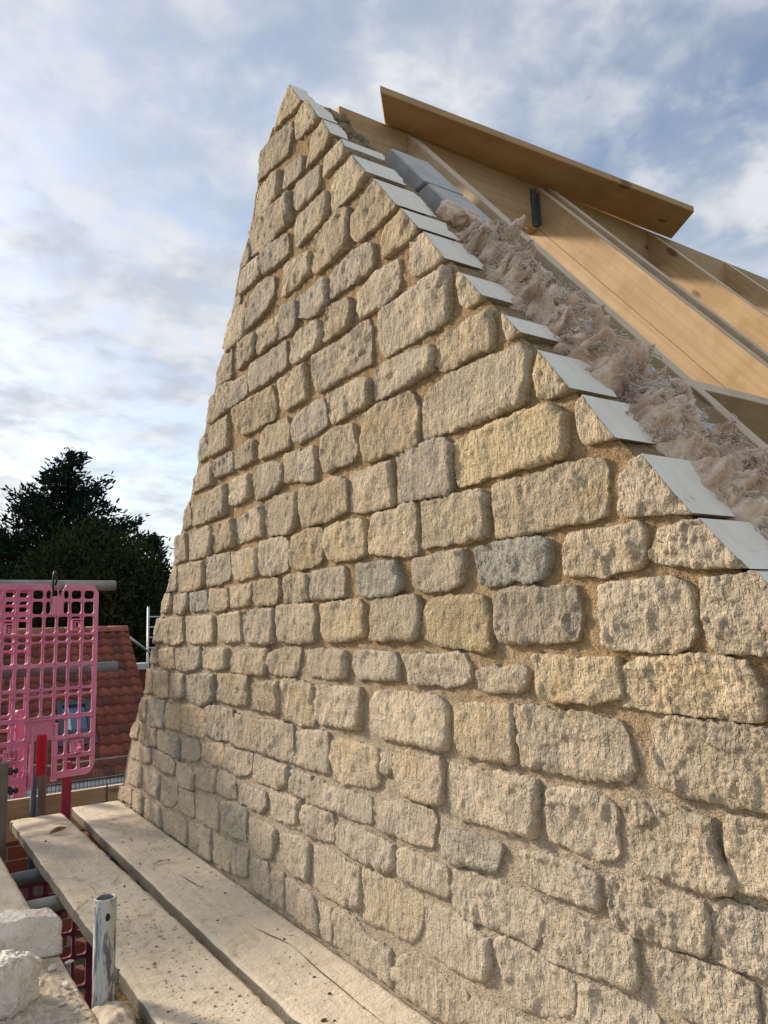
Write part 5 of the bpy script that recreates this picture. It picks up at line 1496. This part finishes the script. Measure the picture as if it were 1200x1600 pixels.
# small rendered brick pier, ladder and brace behind the house
yp = 18.2; a = on(213, 1046, 1, yp); b = on(229, 1090, 1, yp)
pier = empty('chimney', ((a.x+b.x)/2, yp, GROUND)); tag(pier, 'small white capped brick chimney just right of the tiled roof', 'chimney')
bm = bmesh.new(); add_box(bm, (a.x+0.03, yp, GROUND), (b.x, yp+0.35, a.z-0.02)); adopt(bm_obj('stack', bm, M['brick']), pier)
bm = bmesh.new(); add_box(bm, (a.x-0.02, yp-0.05, a.z-0.02), (b.x+0.04, yp+0.4, a.z+0.14)); bevel(bm, 0.02); adopt(bm_obj('cap', bm, M['render_w']), pier)
bm = bmesh.new(); add_box(bm, (a.x-0.03, yp-0.02, b.z-0.1), (a.x+0.05, yp+0.02, a.z-0.025)); adopt(bm_obj('flashing', bm, M['render_w']), pier)
yl = 20.0; t = on(232, 948, 1, yl); bt = on(236, 1040, 1, yl)
lad = empty('ladder', (t.x+0.2, yl, GROUND)); tag(lad, 'thin pale metal ladder standing against the dark trees beside the wall', 'ladder')
for dx in (0.0, 0.40):
    bm = bmesh.new(); add_tube(bm, (t.x+dx, yl, bt.z-3.6), (t.x+dx, yl, t.z), 0.030, seg=8); adopt(bm_obj('stile', bm, M['alu']), lad)
z = t.z-0.27
while z > bt.z-3.0:
    bm = bmesh.new(); add_tube(bm, (t.x, yl, z), (t.x+0.40, yl, z), 0.017, seg=8); adopt(bm_obj('rung', bm, M['alu']), lad); z -= 0.27
a = on(203, 996, 1, 19.0); b = on(233, 1019, 1, 19.6)
bm = bmesh.new(); add_tube(bm, a, b, 0.03, seg=8); tag(bm_obj('brace_tube', bm, M['alu']), 'sloping grey tube between the tiled roof and the ladder', 'tube')

# ------------------------------------------------------------------ trees
def leaf_quads(V, F, p, d, rs, n, L, w, spread):
    for k in range(n):
        q = p+Vector((rs.gauss(0, spread), rs.gauss(0, spread), rs.gauss(0, spread*0.8)))
        dd = (d+Vector((rs.gauss(0, .55), rs.gauss(0, .55), rs.gauss(0, .5)))).normalized(); s = dd.cross(Vector((rs.gauss(0, 1), rs.gauss(0, 1), rs.gauss(0, 1)))).normalized()
        l = L*rs.uniform(0.5, 1.3); ww = w*rs.uniform(0.6, 1.3); b = len(V)
        V.extend((q-s*ww*0.5, q+s*ww*0.5, q+dd*l*0.6+s*ww*0.55, q+dd*l, q+dd*l*0.6-s*ww*0.55)); F.append((b, b+1, b+2, b+3, b+4))
def finish_tree(root, V, F, tb, leafm):
    adopt(bm_obj('trunk', tb, M['bark']), root); adopt(mesh_obj('crown', V, F, leafm, None, False), root)
def conifer(label, x, y, ztop, width, leafm, seed, zlow=-3.5, dens=1.0, group='trees behind the houses', droop=0.12, name='conifer_tree'):
    rs = random.Random(seed); H = ztop-GROUND; root = empty(name, (x, y, GROUND)); tag(root, label, 'tree', group)
    tb = bmesh.new(); add_path(tb, [(x, y, GROUND-0.1), (x+0.1, y, GROUND+H*0.5), (x, y, ztop-0.3)], [0.35, 0.2, 0.03], 10)
    V, F = [], []; z = zlow
    while z < ztop-0.15:
        f = (ztop-z)/(ztop-zlow); R = width*(min(1.0, f*1.55)**0.85)*(0.85+0.15*sin(z*3.1+seed))
        nb = max(4, int(9*dens*(0.5+f)))
        for k in range(nb):
            a = 2*pi*rs.random(); L = R*rs.uniform(0.62, 1.12); rise = rs.uniform(-droop, 0.35)
            e = Vector((cos(a), sin(a), rise)); p0 = Vector((x, y, z+rs.uniform(-0.2, 0.2)))
            pts = [p0, p0+e*L*0.5, p0+e*L+Vector((0, 0, 0.10*L))]
            add_path(tb, pts, [0.04, 0.025, 0.008], 4)
            ns = max(3, int(L*6.5))
            for s in range(ns):
                g = (s+0.7)/ns; p = pts[0].lerp(pts[2], g); p.z += 0.05*L*sin(g*pi)
                dd = Vector((cos(a)*0.8, sin(a)*0.8, 0.55)); leaf_quads(V, F, p, dd, rs, int(6+6*g), 0.22, 0.065, 0.10+0.16*(1-g)+0.05*L*0.3)
        z += 0.30
    leaf_quads(V, F, Vector((x, y, ztop-0.25)), Vector((0, 0, 1)), rs, 40, 0.3, 0.07, 0.10)
    finish_tree(root, V, F, tb, leafm); return root
def bushy(label, x, y, ztop, zlow, rx, ry, leafm, seed, n=420, group='trees behind the houses', name='yew_tree'):
    rs = random.Random(seed); root = empty(name, (x, y, GROUND)); tag(root, label, 'tree', group)
    tb = bmesh.new(); add_path(tb, [(x, y, GROUND-0.1), (x, y, (ztop+zlow)/2)], [0.3, 0.15], 8)
    V, F = [], []; zc = (ztop+zlow)/2; rz = (ztop-zlow)/2
    for k in range(n):
        a = rs.uniform(0, 2*pi); c = rs.uniform(-1, 1); r = rs.uniform(0.55, 1.0)**0.5; s = sqrt(1-c*c)
        k2 = 1+0.28*fb((cos(a)*s*2+seed, sin(a)*s*2, c*2), 1.0, 3)
        d = Vector((cos(a)*s, sin(a)*s, c)); p = Vector((x+d.x*rx*r*k2, y+d.y*ry*r*k2, zc+d.z*rz*r*k2))
        if k % 6 == 0: add_path(tb, [Vector((x, y, zc-rz*0.5)), p], [0.05, 0.012], 4)
        leaf_quads(V, F, p, (d+Vector((0, 0, 0.5))).normalized(), rs, 66, 0.17, 0.055, 0.26)
    finish_tree(root, V, F, tb, leafm); return root
p = on(108, 706, 1, 31.0); conifer('tall dark conifer rising above the pink barrier against the sky', p.x, 31.0, p.z, 5.5, M['leaf_dark'], 4, dens=1.5)
p = on(10, 835, 1, 33.0); bushy('brownish leafy tree at the left edge below the tall conifer', p.x-0.6, 33.0, p.z+0.2, -2.5, 2.6, 2.2, M['leaf_brown'], 6, 420, name='leafy_tree')
p = on(165, 826, 1, 25.0); bushy('broad olive green yew in front of the tall conifer', p.x-0.15, 25.0, p.z-0.05, -3.2, 2.1, 1.9, M['leaf_olive'], 9, 560)
p = on(232, 836, 1, 30.0); conifer('lower dark conifer partly hidden by the stone wall', p.x+0.15, 30.0, p.z, 2.2, M['leaf_dark'], 12, dens=1.3)
p = on(90, 900, 1, 26.0); bushy('dark yew low behind the guard rail at left', p.x-1.0, 26.0, p.z, -3.0, 1.9, 1.6, M['leaf_olive'], 15, 420)
p = on(275, 842, 1, 28.0); conifer('dark conifer beside the wall edge above the ladder', p.x+0.9, 28.0, p.z+0.3, 2.3, M['leaf_dark'], 18, dens=1.3)
p = on(20, 900, 1, 28.0); bushy('dark shrub filling under the brownish tree', p.x-0.9, 29.0, p.z+0.3, -3.5, 2.2, 1.7, M['leaf_dark'], 21, 380)
for k, (dx, yy, zt, w) in enumerate(((-5.5, 34, 3.6, 2.8), (8.5, 33, 3.2, 2.8), (13.5, 35, 3.8, 3.0))):
    bushy(('rounded dark tree outside the left edge of the photo', 'rounded dark tree hidden behind the gable', 'farther rounded dark tree hidden behind the gable')[k], 5+dx, yy, zt, -3.5, w, w*0.8, M['leaf_olive'], 31+k, 360)

# ------------------------------------------------------------------ ground
bm = bmesh.new(); S = 900
v = [bm.verts.new(q) for q in ((-S, -S, GROUND), (S, -S, GROUND), (S, S, GROUND), (-S, S, GROUND))]; bm.faces.new(v)
tag(bm_obj('ground', bm, M['ground']), kind='structure')
# lower part of the stone building below the deck
bm = bmesh.new(); add_box(bm, (D+0.03, -1.0, GROUND), (D+0.30, 3.9, ZF-0.15)); o = bm_obj('lower_wall', bm, M['mortar']); tag(o, 'lower part of the stone house wall below the scaffold deck', 'wall')
